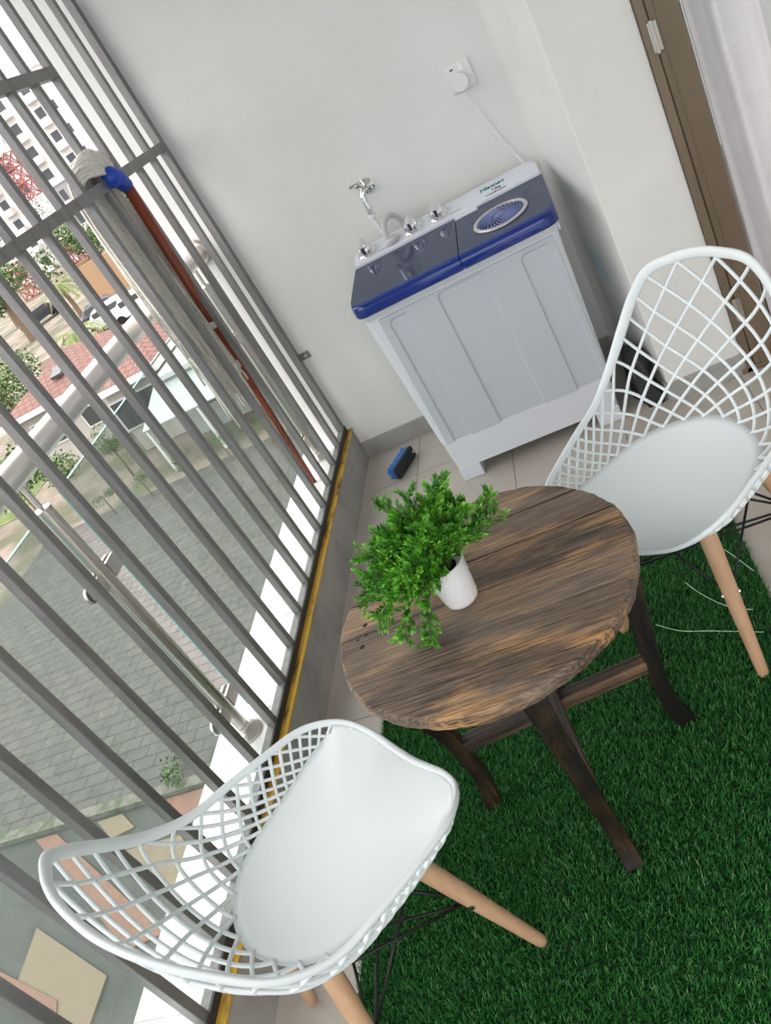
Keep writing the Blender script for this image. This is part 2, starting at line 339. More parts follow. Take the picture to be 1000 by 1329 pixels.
# ================================================================ GLASS BALUSTRADE
RX = -1.378
bal = empty('glass_balustrade', (RX, 1.55, .15)); tag(bal, 'stainless steel and glass railing outside the grille, with round handrail', 'railing')
def L(p): return (p[0] - RX, p[1] - 1.55, p[2] - .15)
hr = MB().sweep([L((RX + .005, -1.45, 1.165)), L((RX + .005, YW, 1.165))], .035, 28, ref=(1, 0, 0)); hr.build('handrail', INOX, bal, smooth=True, auto=40)
MB().lathe([(.0, 0), (.055, 0), (.055, .008), (.046, .014), (0, .014)], n=28, axis='Y').build('handrail_flange', INOX2, bal, loc=(.005, YW - .002 - 1.55, 1.015))
PY = [1.55, 3.135, -.05]
for y in PY:
    p = MB().sweep([L((RX, y, .16)), L((RX, y, 1.05))], .024, 24, ref=(1, 0, 0)); p.sweep([L((RX, y, 1.05)), L((RX, y, 1.135))], .008, 12)
    po = p.build('post', INOX2, bal, smooth=True, auto=40)
    MB().lathe([(0, 0), (.052, 0), (.052, .008), (.036, .022), (.026, .026), (.026, .04)], n=28).build('base_flange', INOX2, po, loc=L((RX, y, .15)), smooth=True, auto=40)
    MB().lathe([(.0245, 0), (.0245, .008), (.010, .014), (.0, .014)], n=20).build('post_cap', INOX2, po, loc=L((RX, y, 1.05)), smooth=True, auto=40)
    for z in (.27, .82):
        for sgn in (-1, 1):
            if y > 3 and sgn > 0: continue
            c = MB(); yc = y + sgn * .062
            # D-shaped plate clamps, one either side of the glass
            for xo in (-.016, .006):
                poly = [(0, -.024), (0, .024)] + [(.044 + .024 * math.cos(t), .024 * math.sin(t)) for t in np.linspace(math.pi / 2, -math.pi / 2, 12)]
                vs = [(xo, y + sgn * (.022 + a_), z + b_) for a_, b_ in poly] + [(xo + .010, y + sgn * (.022 + a_), z + b_) for a_, b_ in poly]
                n_ = len(poly); c.add([L((RX + v[0], v[1], v[2])) for v in vs], [tuple(range(n_)), tuple(range(2 * n_ - 1, n_ - 1, -1))] + [(i, (i + 1) % n_, n_ + (i + 1) % n_, n_ + i) for i in range(n_)])
            cl = c.build('glass_clamp', INOX2, po, bevel=.002)
# glass panes between posts, with a green edge
for y0, y1 in ((1.645, 3.085), (.02, 1.505), (-1.42, -.11)):
    x0, x1 = RX - .005, RX + .005
    g = MB().box(x0 - RX, x1 - RX, y0 - 1.55, y1 - 1.55, .025, .90).build('glass_pane', RGLASS, bal)
    e_ = MB().box(-.0052, .0052, y0 - 1.55 - .0015, y0 - 1.55, .025, .902).box(-.0052, .0052, y1 - 1.55, y1 - 1.55 + .0015, .025, .902).box(-.0052, .0052, y0 - 1.55, y1 - 1.55, .90, .902)
    e_.build('pane_edge', EGLASS, g)

# ================================================================ WASHING MACHINE
wm = empty('washing_machine', (-.39, 2.9, 0)); tag(wm, 'white twin-tub washing machine with blue lids and three chrome knobs', 'washing machine')
WX, WY = -.39, 2.9
def rrect(x0, x1, y0, y1, r, n=6):
    pts = []
    for cx, cy, a0 in ((x1 - r, y0 + r, -90), (x1 - r, y1 - r, 0), (x0 + r, y1 - r, 90), (x0 + r, y0 + r, 180)):
        for k in range(n + 1):
            a_ = math.radians(a0 + 90 * k / n); pts.append((cx + r * math.cos(a_), cy + r * math.sin(a_)))
    return pts
def loft(levels, name, m, parent, off=(WX, WY), **kw):
    mb = MB(); rows = [[(x - off[0], y - off[1], z) for x, y in rrect(x0, x1, y0, y1, r)] for (x0, x1, y0, y1, r, z) in levels]
    mb.grid(rows, close=True); n = len(rows[0]); mb.f.append(tuple(range(n - 1, -1, -1))); mb.f.append(tuple((len(rows) - 1) * n + i for i in range(n)))
    return mb.build(name, m, parent, smooth=True, auto=35, **kw)
loft([(-.733, -.052, 2.704, 3.115, .03, .188), (-.760, -.030, 2.704, 3.125, .03, .755), (-.764, -.026, 2.698, 3.13, .03, .762), (-.764, -.026, 2.690, 3.13, .03, .785)], 'tub_body', WASHW, wm)
bs = loft([(-.716, -.068, 2.700, 3.10, .02, .060), (-.720, -.064, 2.700, 3.10, .02, .1), (-.722, -.062, 2.700, 3.10, .02, .102), (-.726, -.058, 2.700, 3.105, .02, .19)], 'base', WASHW, wm)
for x0 in (-.716, -.155):
    for y0 in (2.70, 3.01):
        B(x0 - WX, x0 + .088 - WX, y0 - WY, y0 + .09 - WY, 0, .064).build('foot', WASHW, wm, bevel=.005)
# embossed front panel
def sm(t): t = max(0, min(1, t)); return t * t * (3 - 2 * t)
def panel_depth(x, z):
    d = 0
    for (a_, b_, zt) in ((-.675, -.599, .735), (-.482, -.302, .745), (-.178, -.073, .735)):
        r = .025; cxx = min(max(x, a_ + r), b_ - r * .2); czz = min(z, zt - r)
        dd = math.hypot(x - cxx, z - czz) - r if (x < a_ + r) else max(x - b_, z - zt)
        d = max(d, sm((-dd) / .005))
    return d
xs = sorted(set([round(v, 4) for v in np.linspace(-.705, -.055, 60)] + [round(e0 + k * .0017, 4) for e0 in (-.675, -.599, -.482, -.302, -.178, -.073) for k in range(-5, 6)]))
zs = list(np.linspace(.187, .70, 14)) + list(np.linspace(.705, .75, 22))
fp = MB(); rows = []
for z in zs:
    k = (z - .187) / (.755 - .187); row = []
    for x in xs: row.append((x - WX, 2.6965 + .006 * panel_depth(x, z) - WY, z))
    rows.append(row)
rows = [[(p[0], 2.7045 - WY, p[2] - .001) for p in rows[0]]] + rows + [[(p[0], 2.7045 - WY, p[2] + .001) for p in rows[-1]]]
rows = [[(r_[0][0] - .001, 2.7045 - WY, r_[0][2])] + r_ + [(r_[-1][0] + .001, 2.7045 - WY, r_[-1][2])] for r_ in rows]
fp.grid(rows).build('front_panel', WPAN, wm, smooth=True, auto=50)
# lids
XL, XR, XS = -.772, -.014, -.352
def topz(y): return .832 + (y - 2.67) / (3.03 - 2.67) * .030
def fronty(x):
    R_ = .055; d = 0
    if x < XL + R_: d = XL + R_ - x
    if x > XR - R_: d = x - (XR - R_)
    d = min(d, R_); return 2.662 + (R_ - math.sqrt(max(R_ * R_ - d * d, 0)))
def lid(x0, x1, name):
    n = 40; cols_ = [x0 + (x1 - x0) * (.5 - .5 * math.cos(math.pi * k / n)) for k in range(n + 1)]
    top = []; band = []
    for x in cols_:
        y0 = fronty(x)
        band.append([(x - WX, y0 + .006 - WY, .786), (x - WX, y0 - WY, .792), (x - WX, y0 - WY, .818), (x - WX, y0 + .004 - WY, .827), (x - WX, y0 + .012 - WY, .8315), (x - WX, y0 + .030 - WY, topz(y0 + .03) + .0008), (x - WX, y0 + .031 - WY, topz(y0 + .03) - .004)])
        yb = 3.03; ys_ = [y0 + .03 + (yb - y0 - .03) * q for q in (0, .33, .66, 1)]
        top.append([(x - WX, ys_[0] - WY, .79)] + [(x - WX, yy - WY, topz(yy)) for yy in ys_] + [(x - WX, yb - WY, .79)])
    mb = MB().grid(top); mb.f.append(tuple(range(0, 6))); mb.f.append(tuple(len(top) * 6 - 6 + q for q in range(6)))
    l = mb.build(name, LIDG, wm, smooth=True, auto=30)
    bb = MB().grid(band); bb.f.append(tuple(range(0, 7))); bb.f.append(tuple(len(band) * 7 - 7 + q for q in range(7)))
    bb.build('front_band', BLUE, l, smooth=True, auto=40); return l
lid(XL, XS - .0015, 'wash_lid'); sl = lid(XS + .0015, XR, 'spin_lid')
# raised strip between lid and panel on the spin side
B(-.352 - WX, -.262 - WX, 3.004 - WY, 3.031 - WY, .855, .865).build('lid_hinge_cover', WASHW, sl, bevel=.002)
# spin vent: chrome ring, blue fan grille
vc = Vector((-.188 - WX, 2.832 - WY, topz(2.832) + .001)); tilt = Matrix.Rotation(math.atan(.030 / .36), 3, 'X')
MB().lathe([(.084, 0), (.086, .006), (.092, .008), (.098, .006), (.101, 0)], n=56, M=tilt).build('vent_ring', mat('satin_silver', (.62, .61, .60), .3, .6), sl, loc=vc, smooth=True)
vg = MB().lathe([(0, .002), (.085, .002), (.085, 0)], n=48, M=tilt).build('vent_dish', mat('deep_blue_plastic', (.012, .02, .16), .25, coat=.4), sl, loc=vc)
vn = MB()
for k in range(30):
    a0 = 2 * math.pi * k / 30; pts = []
    for q in range(7):
        rr = .026 + .057 * q / 6; aa = a0 + .55 * (q / 6) ** 1.3; pts.append(tilt @ Vector((rr * math.cos(aa), rr * math.sin(aa), .006 - .002 * q / 6)))
    vn.sweep(pts, 0.0030, 6)
vn.build('vent_vanes', mat('vane_blue', (.12, .16, .38), .2, coat=.4), vg, smooth=True)
MB().lathe([(0, .010), (.020, .009), (.028, .004), (.029, 0)], n=32, M=tilt).build('vent_hub', mat('vane_blue'), vg, smooth=True)
# control panel
cp = MB(); cols_ = np.linspace(-.768, -.020, 60); rows = []
def backy(x):
    R_ = .04; d = max(0, XL + .006 + R_ - x, x - (XR - .006 - R_)); d = min(d, R_); return 3.14 - (R_ - math.sqrt(R_ * R_ - d * d))
for x in cols_:
    yb = backy(x); zz = lambda y: .872 + (y - 3.032) / .108 * .030
    rows.append([(x - WX, 3.031 - WY, .79), (x - WX, 3.031 - WY, .870), (x - WX, 3.034 - WY, .8735)] + [(x - WX, yy - WY, zz(yy)) for yy in (3.034 + (yb - 3.04) * .5, yb - .008)] + [(x - WX, yb - .002 - WY, zz(yb) - .003), (x - WX, yb - WY, zz(yb) - .010), (x - WX, yb - WY, .77)])
cp.grid(rows); n8 = len(rows[0]); cp.f.append(tuple(range(n8))); cp.f.append(tuple((len(rows) - 1) * n8 + q for q in range(n8)))
cpo = cp.build('control_panel', WASHW, wm, smooth=True, auto=30)
ptilt = math.atan(.030 / .108); PT = Matrix.Rotation(ptilt, 3, 'X')
def pz(y): return .872 + (y - 3.032) / .108 * .030
def knob(x, y):
    k = MB().lathe([(0, .0), (.038, .0), (.039, .005), (.035, .010), (.029, .012), (.027, .030), (.024, .034), (0, .035)], n=32, M=PT)
    ko = k.build('knob', CHROME, cpo, smooth=True, auto=40, loc=(x - WX, y - WY, pz(y)))
    gp = MB(); g0 = [PT @ Vector((sx * .008, sy * .036, sz)) for sz in (.012, .050) for sx, sy in ((-1, -1), (1, -1), (1, 1), (-1, 1))]
    gp.add(g0, [(0, 3, 2, 1), (4, 5, 6, 7), (0, 1, 5, 4), (1, 2, 6, 5), (2, 3, 7, 6), (3, 0, 4, 7)])
    gp.build('knob_grip', CHROME, ko, bevel=.004, segs=3)
for x in (-.712, -.515, -.408): knob(x, 3.082)
# printed words and marks
def text(s, size, loc, m, parent, name, rotm, bold=.0):
    c = bpy.data.curves.new(name, 'FONT'); c.body = s; c.size = size; c.align_x = 'CENTER'; c.align_y = 'CENTER'; c.offset = bold; c.extrude = .0004
    t_ = bpy.data.objects.new(name + '_tmp', c); COL.objects.link(t_); dg = bpy.context.evaluated_depsgraph_get(); me = bpy.data.meshes.new_from_object(t_.evaluated_get(dg))
    bpy.data.objects.remove(t_); me.name = name; me.materials.clear(); me.materials.append(m); o_ = bpy.data.objects.new(name, me); COL.objects.link(o_)
    o_.parent = parent; o_.matrix_local = Matrix.Translation(loc) @ rotm.to_4x4(); return o_
text('Hisense', .030, (-.190 - WX, 3.095 - WY, pz(3.095) + .0008), TEAL, cpo, 'brand_lettering', PT, .0010)
text('7.5kg', .0165, (-.178 - WX, 3.068 - WY, pz(3.068) + .0008), INK, cpo, 'capacity_lettering', PT, .0004)
text('WSQB753W', .0150, (-.182 - WX, 3.047 - WY, pz(3.047) + .0008), INK, cpo, 'model_lettering', PT, .0004)
for x0, x1, y in ((-.755, -.728, 3.048), (-.66, -.615, 3.052), (-.56, -.54, 3.046), (-.475, -.44, 3.046), (-.365, -.32, 3.052)):
    z = pz(y) + .0006; h = .0035
    MB().add([(x0 - WX, y - h - WY, z - .001), (x1 - WX, y - h - WY, z - .001), (x1 - WX, y + h - WY, z + .001), (x0 - WX, y + h - WY, z + .001)], [(0, 1, 2, 3)]).build('printed_mark', INK, cpo)
# inlet funnel and grey hose loop on the panel
MB().lathe([(.0, 0), (.026, 0), (.028, .012), (.022, .020), (0, .020)], n=24).build('inlet_cup', GREYH, cpo, loc=(-.600 - WX, 3.07 - WY, pz(3.07)), smooth=True, auto=40)
lp = [(-.612, 3.07, .89), (-.612, 3.078, .925), (-.606, 3.092, .950), (-.590, 3.115, .962), (-.572, 3.145, .955), (-.558, 3.165, .925), (-.555, 3.175, .85), (-.555, 3.18, .5)]
def smooth_path(P, k=6):
    P = [Vector(p) for p in P]; out = []
    for i in range(len(P) - 1):
        a_, b_, c_, d_ = P[max(i - 1, 0)], P[i], P[i + 1], P[min(i + 2, len(P) - 1)]
        for q in range(k):
            t = q / k; out.append(.5 * ((2 * b_) + (c_ - a_) * t + (2 * a_ - 5 * b_ + 4 * c_ - d_) * t * t + (-a_ + 3 * b_ - 3 * c_ + d_) * t ** 3))
    out.append(P[-1]); return out
MB().sweep([p - Vector((WX, WY, 0)) for p in smooth_path(lp)], .0105, 14).build('drain_hose', GREYH, wm, smooth=True)
# side handle knob on the right
MB().lathe([(0, 0), (.018, 0), (.018, .006), (.014, .01), (0, .01)], n=20, axis='X').build('side_button', WASHW, wm, loc=(-.030 - WX, 2.76 - WY, .755), smooth=True, auto=40)

# ---- power cord with plug, socket, clip
cord = [(-.150, 3.213, 1.222), (-.150, 3.222, 1.19), (-.142, 3.236, 1.15), (-.118, 3.241, 1.06), (-.100, 3.24, .99), (-.075, 3.236, .92), (-.060, 3.22, .86), (-.06, 3.19, .70)]
co = empty('power_cord', (-.15, 3.22, 1.25)); tag(co, 'thin white power cord and round plug running down from the wall socket', 'power cord')
OC = Vector((-.15, 3.22, 1.25))
MB().sweep([p - OC for p in smooth_path(cord)], .0036, 10).build('cable', WHITEP, co, smooth=True)
MB().lathe([(0, .0), (.026, .0), (.032, .004), (.033, .022), (.030, .027), (0, .027)], n=32, axis='Y').build('plug', SOCK, co, loc=(-.006, .0165, -.016), smooth=True, auto=40)
so = empty('wall_socket', (-.15, YW, 1.25)); so.scale = (1.1, 1.1, 1.1); tag(so, 'square white switched socket plate on the back wall', 'socket')
B(-.044, .044, -.010, -.0005, -.044, .044).build('face_plate', SOCK, so, bevel=.003)
B(.006, .020, -.0125, -.009, .012, .036).build('rocker_switch', mat('rocker_white', (.9, .9, .9), .2), so, bevel=.0015)
B(-.022, -.010, -.0112, -.0098, .024, .029).build('indicator_slot', INK, so)
cl = MB().box(-.012, .030, -.004, 0, -.006, .006).sweep([(-.004, -.006, -.008), (-.004, -.014, -.004), (-.004, -.014, .004), (-.004, -.006, .008)], .0016, 8)
tag(cl.build('cable_clip', SOCK, loc=(-.108, YW - .0005, 1.035)), 'small white cable clip holding the thin cord to the wall', 'clip')

# ---- tap and inlet hose
tp = empty('wall_tap', (-.625, YW, 1.075)); tag(tp, 'chrome tap on the back wall above the washing machine', 'tap')
MB().lathe([(0, 0), (.032, 0), (.030, .006), (.016, .012), (.012, .016), (.012, .055), (0, .055)], n=28, axis='Y').build('wall_flange', CHROME, tp, loc=(0, 0, 0), smooth=True, auto=40)
MB().sweep([(0, -.045, 0), (-.012, -.052, .0), (-.022, -.056, -.015), (-.024, -.058, -.05), (-.024, -.058, -.075)], [.012, .013, .013, .011, .012], 16).sweep([(-.024, -.058, -.064), (-.024, -.058, -.085)], .0155, 6).build('spout', CHROME, tp, smooth=True, auto=45)
MB().sweep([(-.004, -.05, .008), (-.030, -.052, .030)], [.010, .013], 14).box(-.055, -.012, -.062, -.044, .026, .038).build('lever', CHROME, tp, bevel=.003)
ih = MB().sweep(smooth_path([(-.649, 3.192, .985), (-.651, 3.192, .96), (-.640, 3.192, .90), (-.628, 3.19, .84), (-.622, 3.19, .6)]), [.016] * 5 + [.0095] * 20, 12)
tag(ih.build('inlet_hose', WHITEP, smooth=True), 'white water hose hanging from the tap spout behind the washing machine', 'hose')

# ---- brush, bag, tape
bh = empty('scrub_brush', (-1.0, 3.0, 0), math.radians(246)); tag(bh, 'scrubbing brush with blue bristles and black back on the floor tiles', 'brush')
B(-.085, .085, -.0, .022, .004, .062).build('brush_back', BRK, bh, bevel=.008, segs=3)
MB().lathe([(0, 0), (.006, 0), (.006, .003), (0, .003)], n=12, axis='Y').build('hanging_hole', mat('pale_hole', (.6, .6, .6), .4), bh, loc=(-.07, -.0005 + .024, .035))
bb = MB()
for i in range(22):
    for j in range(9):
        x = -.078 + .156 * i / 21 + random.uniform(-.001, .001); z = .009 + .046 * j / 8
        bb.sweep([(x, .022 - .022, z), (x + random.uniform(-.003, .003), -.034 + random.uniform(-.004, .003), z + random.uniform(-.001, .003))], .0026, 5)
o = bb.build('bristles', BRB, bh); o['kind'] = 'stuff'
bg_ = MB(); rows = []
for i in range(15):
    z = .21 * i / 14; k = 1 - .25 * (i / 14) ** 3; row = []
    for j in range(28):
        th = 2 * math.pi * j / 28; rad = k * (1 + .16 * math.sin(5 * th + z * 22) + .10 * math.sin(11 * th + z * 40) + random.uniform(-.04, .04))
        if i == 14: rad *= .5
        row.append((.040 * rad * math.cos(th), .10 * rad * math.sin(th), z))
    rows.append(row)
bg_.grid(rows, close=True); bg_.f.append(tuple(range(27, -1, -1))); bg_.f.append(tuple(14 * 28 + q for q in range(28)))
tag(bg_.build('plastic_bag', BAG, smooth=True, loc=(.043, 2.80, 0), rz=math.radians(10)), 'crumpled black plastic bag stuffed between washing machine and pier', 'bag')
tpv = Vector((-.125, .56, 0)).normalized()   # along the pier's canted side
def onside(t, z): p = Vector((.117, 2.69, 0)) + tpv * t; n_ = Vector((-tpv.y, tpv.x, 0)) * .0012; return (p.x + n_.x * 1, p.y + n_.y, z)
tt = MB().add([onside(.24, .42), onside(.36, .47), onside(.35, .58), onside(.25, .51)], [(0, 1, 2, 3)])
tag(tt.build('tape_scrap', TAPE, solid=.0008), 'scrap of pale teal tape stuck on the side of the pier', 'tape')

# ================================================================ MOP
mo = empty('string_mop', (-1.30, 2.72, .15)); tag(mo, 'string mop with rust-red handle, its head draped over the grille rail', 'mop')
OM = Vector((-1.30, 2.72, .15))
HT, HB = Vector((-1.222, 2.700, 1.545)), Vector((-1.375, 2.93, .152))
MB().sweep([HT - OM, HT.lerp(HB, .4) - OM, HB - OM], [.019, .015, .012], 14).build('handle', RUST, mo, smooth=True)
hv = (HB - HT).normalized(); q0 = HT + hv * .555
MB().sweep([q0 - OM, q0 + hv * .028 - OM], .0158, 14).build('handle_band', mat('white_tape', (.75, .75, .72), .5), mo, smooth=True)
MB().sweep([HT + hv * .02 - OM, HT + Vector((-.002, -.022, .018)) - OM, HT + Vector((-.006, -.055, .030)) - OM, HT + Vector((-.012, -.085, .034)) - OM], [.024, .030, .034, .030], 18).build('socket', MOPB, mo, smooth=True)
ms = MB()
for i in range(330):
    u = random.random(); yy = 2.525 + .185 * u + random.uniform(-.008, .008); top = 1.592 + .050 * math.sin(math.pi * (.12 + .85 * u)) + random.uniform(-.022, .022)
    ln = random.uniform(.50, .95) if i % 3 else random.uniform(.3, .6); out_x = random.uniform(0, .028)
    st = Vector((-1.228, 2.665 + random.uniform(-.015, .01), 1.585 + random.uniform(-.02, .02)))
    P = [st, Vector((-1.222 + random.uniform(-.012, .006), (yy * 1.5 + 2.665) / 2.5, top)), Vector((-1.256, yy, top + .006)), Vector((-1.286 - out_x * .4, yy, top - .05)) + Vector((0, .5 * (yy - 2.6), 0)),
         Vector((-1.290 - out_x, yy + .03 + .7 * (yy - 2.6) + random.uniform(-.02, .02), top - ln * .5)), Vector((-1.290 - out_x + random.uniform(-.014, .0), yy + .06 + .6 * (yy - 2.6) + random.uniform(-.05, .05), top - ln))]
    ms.sweep([p - OM for p in smooth_path(P, 4)], random.uniform(.0036, .0052), 5)
o = ms.build('mop_strings', MOPW, mo, smooth=True); o['kind'] = 'stuff'

# ================================================================ GRASS MAT
MX0, MX1, MY0, MY1 = -.992, .120, -.35, 1.985
gm = empty('grass_mat', ((MX0 + MX1) / 2, (MY0 + MY1) / 2, 0)); tag(gm, 'rectangular dark green artificial grass mat under the wooden table', 'mat')
hx, hy = (MX1 - MX0) / 2, (MY1 - MY0) / 2
B(-hx, hx, -hy, hy, .0, .006).build('backing', mat('mat_backing', (.006, .045, .012), .9), gm)
N = 210000; bx = rng.uniform(-hx, hx, N); by = rng.uniform(-hy, hy, N)
near = np.ones(N, bool)
cx_, cy_ = (MX0 + MX1) / 2, (MY0 + MY1) / 2
dirn = rng.uniform(0, 2 * np.pi, N); lean = rng.uniform(.003, .014, N) ; hgt = rng.uniform(.012, .021, N); wd = rng.uniform(.0007, .0012, N)
lx = np.cos(dirn) * lean + .003; ly = np.sin(dirn) * lean; px_ = -np.sin(dirn) * wd; py_ = np.cos(dirn) * wd
V = np.zeros((N, 5, 3)); z0 = .005
V[:, 0] = np.stack([bx - px_, by - py_, np.full(N, z0)], 1); V[:, 1] = np.stack([bx + px_, by + py_, np.full(N, z0)], 1)
V[:, 2] = np.stack([bx + lx * .4 + px_ * .9, by + ly * .4 + py_ * .9, z0 + hgt * .7], 1); V[:, 3] = np.stack([bx + lx * .4 - px_ * .9, by + ly * .4 - py_ * .9, z0 + hgt * .7], 1)
V[:, 4] = np.stack([bx + lx * 1.1, by + ly * 1.1, z0 + hgt], 1)
def fast_mesh(name, verts, quads, tris, m, parent=None, attr=None):
    me = bpy.data.meshes.new(name); nv = len(verts); me.vertices.add(nv); me.vertices.foreach_set('co', verts.astype(np.float32).ravel())
    li = np.concatenate([quads.ravel(), tris.ravel()]).astype(np.int32); me.loops.add(len(li)); me.loops.foreach_set('vertex_index', li)
    nq, ntr = len(quads), len(tris); st = np.concatenate([np.arange(nq) * 4, nq * 4 + np.arange(ntr) * 3]).astype(np.int32)
    me.polygons.add(nq + ntr); me.polygons.foreach_set('loop_start', st); me.update(calc_edges=True); me.materials.append(m)
    if attr is not None:
        a_ = me.attributes.new('tone', 'FLOAT', 'POINT'); a_.data.foreach_set('value', attr.astype(np.float32))
    o_ = bpy.data.objects.new(name, me); COL.objects.link(o_)
    if parent: o_.parent = parent
    return o_
def tone_mat(name, stops, rough=.45, trans=0):
    m = bpy.data.materials.new(name); m.use_nodes = True; t = m.node_tree; b = t.nodes['Principled BSDF']
    at = nd(t, 'ShaderNodeAttribute', attribute_name='tone'); r = nd(t, 'ShaderNodeValToRGB'); t.links.new(at.outputs['Fac'], r.inputs[0])
    r.color_ramp.elements[0].position = stops[0][0]; r.color_ramp.elements[0].color = (*stops[0][1], 1)
    r.color_ramp.elements[1].position = stops[-1][0]; r.color_ramp.elements[1].color = (*stops[-1][1], 1)
    for p, c in stops[1:-1]: e_ = r.color_ramp.elements.new(p); e_.color = (*c, 1)
    t.links.new(r.outputs[0], b.inputs['Base Color']); b.inputs['Roughness'].default_value = rough; b.inputs['Specular IOR Level'].default_value = .3; return m
GRASS = tone_mat('artificial_grass', [(0, (.008, .065, .010)), (.5, (.016, .125, .019)), (.9, (.035, .21, .038)), (1, (.17, .33, .12))])
idx = np.arange(N)[:, None] * 5; tone = np.repeat(rng.uniform(0, 1, N), 5)
o = fast_mesh('pile', V.reshape(-1, 3), idx + np.array([[0, 1, 2, 3]]), idx + np.array([[3, 2, 4]]), GRASS, gm, tone); o['kind'] = 'stuff'
# loose pale fibres lying on the mat beside the chair
lf = MB()
for P in ([(-.165, 1.60, .03), (-.11, 1.55, .033), (-.04, 1.52, .032), (.07, 1.47, .03)], [(-.06, 1.72, .03), (-.03, 1.65, .035), (.02, 1.58, .034), (.07, 1.55, .03)], [(.0, 1.86, .03), (.06, 1.80, .034), (.11, 1.68, .03)]):
    lf.sweep([Vector(p) - Vector((cx_, cy_, 0)) for p in smooth_path(P)], .0011, 5)
lf.build('loose_fibres', mat('pale_fibre', (.45, .6, .42), .5), gm)

# ================================================================ TABLE
TX, TY, TZ = -.418, 1.245, .618
tb = empty('side_table', (TX, TY, 0)); tag(tb, 'round rustic wooden table with weathered plank top and splayed dark legs', 'table')
RT = .322; pang = math.radians(2.5)
def plank(y0, y1):
    # strip of the disc between y0 and y1, wavy outer rim
    mb = MB(); n = 26; ys_ = np.linspace(y0, y1, 9)
    def half(y): return math.sqrt(max(RT * RT - y * y, 0))
    def rim(a_): return RT + .0016 * math.sin(a_ * 7) + .001 * math.sin(a_ * 23 + 1) + .0006 * math.sin(a_ * 61)
    lv = [(-.030, -.004), (-.026, 0), (-.014, .0015), (-.004, 0), (0, -.006)]
    poly = []
    def ang(y): return math.asin(max(-1, min(1, y / RT)))
    a0, a1 = ang(y0), ang(y1)
    for k in range(n): a_ = a0 + (a1 - a0) * k / (n - 1); poly.append((a_, 1))
    for k in range(n): a_ = math.pi - a1 + (a1 - a0) * k / (n - 1); poly.append((a_, 1))
    rows = []
    for dz, dr in lv:
        row = []
        for a_, _ in poly:
            r_ = rim(a_) + dr; x = r_ * math.cos(a_); y = max(y0, min(y1, r_ * math.sin(a_))); row.append((x, y, dz + .0005 * math.sin(a_ * 40)))
        rows.append(row)
    mb.grid(rows, close=True); nn = len(poly); mb.f.append(tuple(range(nn - 1, -1, -1))); mb.f.append(tuple((len(lv) - 1) * nn + q for q in range(nn)))
    return mb
seams = [-.3219, -.222, -.119, -.010, .098, .205, .3219]
for k in range(6):
    g_ = .0014
    o = plank(seams[k] + (g_ if k else 0), seams[k + 1] - (g_ if k < 5 else 0)).build('top_plank', TOPW, tb, loc=(0, 0, TZ), rz=pang, bevel=.0015)
# knot holes on the left
for x, y, r in ((-.262, .010, .006), (-.256, -.022, .005), (-.275, -.030, .004), (-.262, -.055, .006)):
    MB().lathe([(0, .0006), (r * .8, .0006), (r, 0)], c=(x, y, 0), n=12).build('knot', mat('knot_dark', (.02, .015, .012), .8), tb, loc=(0, 0, TZ))
FEET = [(-.655, 1.21), (-.165, 1.300), (-.348, .985), (-.452, 1.470)]
for fx, fy in FEET:
    dv = Vector((fx - TX, fy - TY, 0)); Lr = dv.length; dn = dv / Lr
    mb = MB(); prof = [(.292, .592, .026), (.284, .50, .0255), (.270, .40, .024), (.254, .28, .022), (.244, .18, .021), (.243, .10, .022), (.252, .04, .024), (.264, .004, .026)]
    kk = Lr / .258
    pts = [dn * (r_ * (1 if r_ > .27 else 1)) * (kk if z_ < .35 else 1) + Vector((0, 0, z_)) for r_, z_, _ in prof]
    mb.sweep(smooth_path(pts, 4), list(np.interp(np.linspace(0, 7, 29), range(8), [p_[2] for p_ in prof])), 4, ref=dn, square=True, rx=.82, ry=.82)
    mb.build('leg', LEGW, tb, bevel=.004)
for (a_, b_), zc in (((0, 1), .228), ((3, 2), .232)):
    pa = Vector((FEET[a_][0] - TX, FEET[a_][1] - TY, 0)); pb = Vector((FEET[b_][0] - TX, FEET[b_][1] - TY, 0))
    d_ = (pb - pa); ln = d_.length; mid = (pa + pb) / 2; s_ = .94
    mb = MB().box(-ln * s_ / 2, ln * s_ / 2, -.017, .017, -.017, .017)
    mb.build('stretcher', RAILW, tb, bevel=.003, loc=(mid.x, mid.y, zc + (.012 if a_ else 0)), rz=math.atan2(d_.y, d_.x))
# apron battens under the top
B(-.21, .21, -.03, .03, -.026, 0).build('batten', LEGW, tb, loc=(0, 0, TZ - .031), rz=math.radians(10), bevel=.003)

# ================================================================ POTTED PLANT
PX, PYY = -.450, 1.231
pl = empty('potted_plant', (PX, PYY, TZ)); tag(pl, 'bushy artificial green plant in a white dimpled pot on the wooden table', 'plant')
pr = [(0, .001), (.030, .001), (.0345, .004), (.036, .012), (.041, .060), (.046, .100), (.0475, .103), (.0455, .103), (.039, .060), (.034, .085), (0, .086)]
pot = MB().lathe([(0, .001), (.030, .001), (.0345, .004), (.036, .012), (.041, .060), (.046, .102), (.0475, .1045), (.045, .1045), (.0425, .088), (0, .088)], n=48)
pot.build('pot', POT, pl, smooth=True, auto=50)
dm = MB()
for iz in range(10):
    for k in range(26):
        th = 2 * math.pi * (k + .5 * (iz % 2)) / 26; z = .014 + iz * .0088; r_ = .036 + (z - .012) * .106
        c_ = Vector((r_ * math.cos(th), r_ * math.sin(th), z)); dm.lathe([(0, .0009), (.0012, .0005), (.0019, -.0002)], c=c_, n=6, M=Matrix.Rotation(th, 3, 'Z') @ Matrix.Rotation(math.pi / 2, 3, 'Y'))
dm.build('pot_dimples', POT, pl)['kind'] = 'stuff'
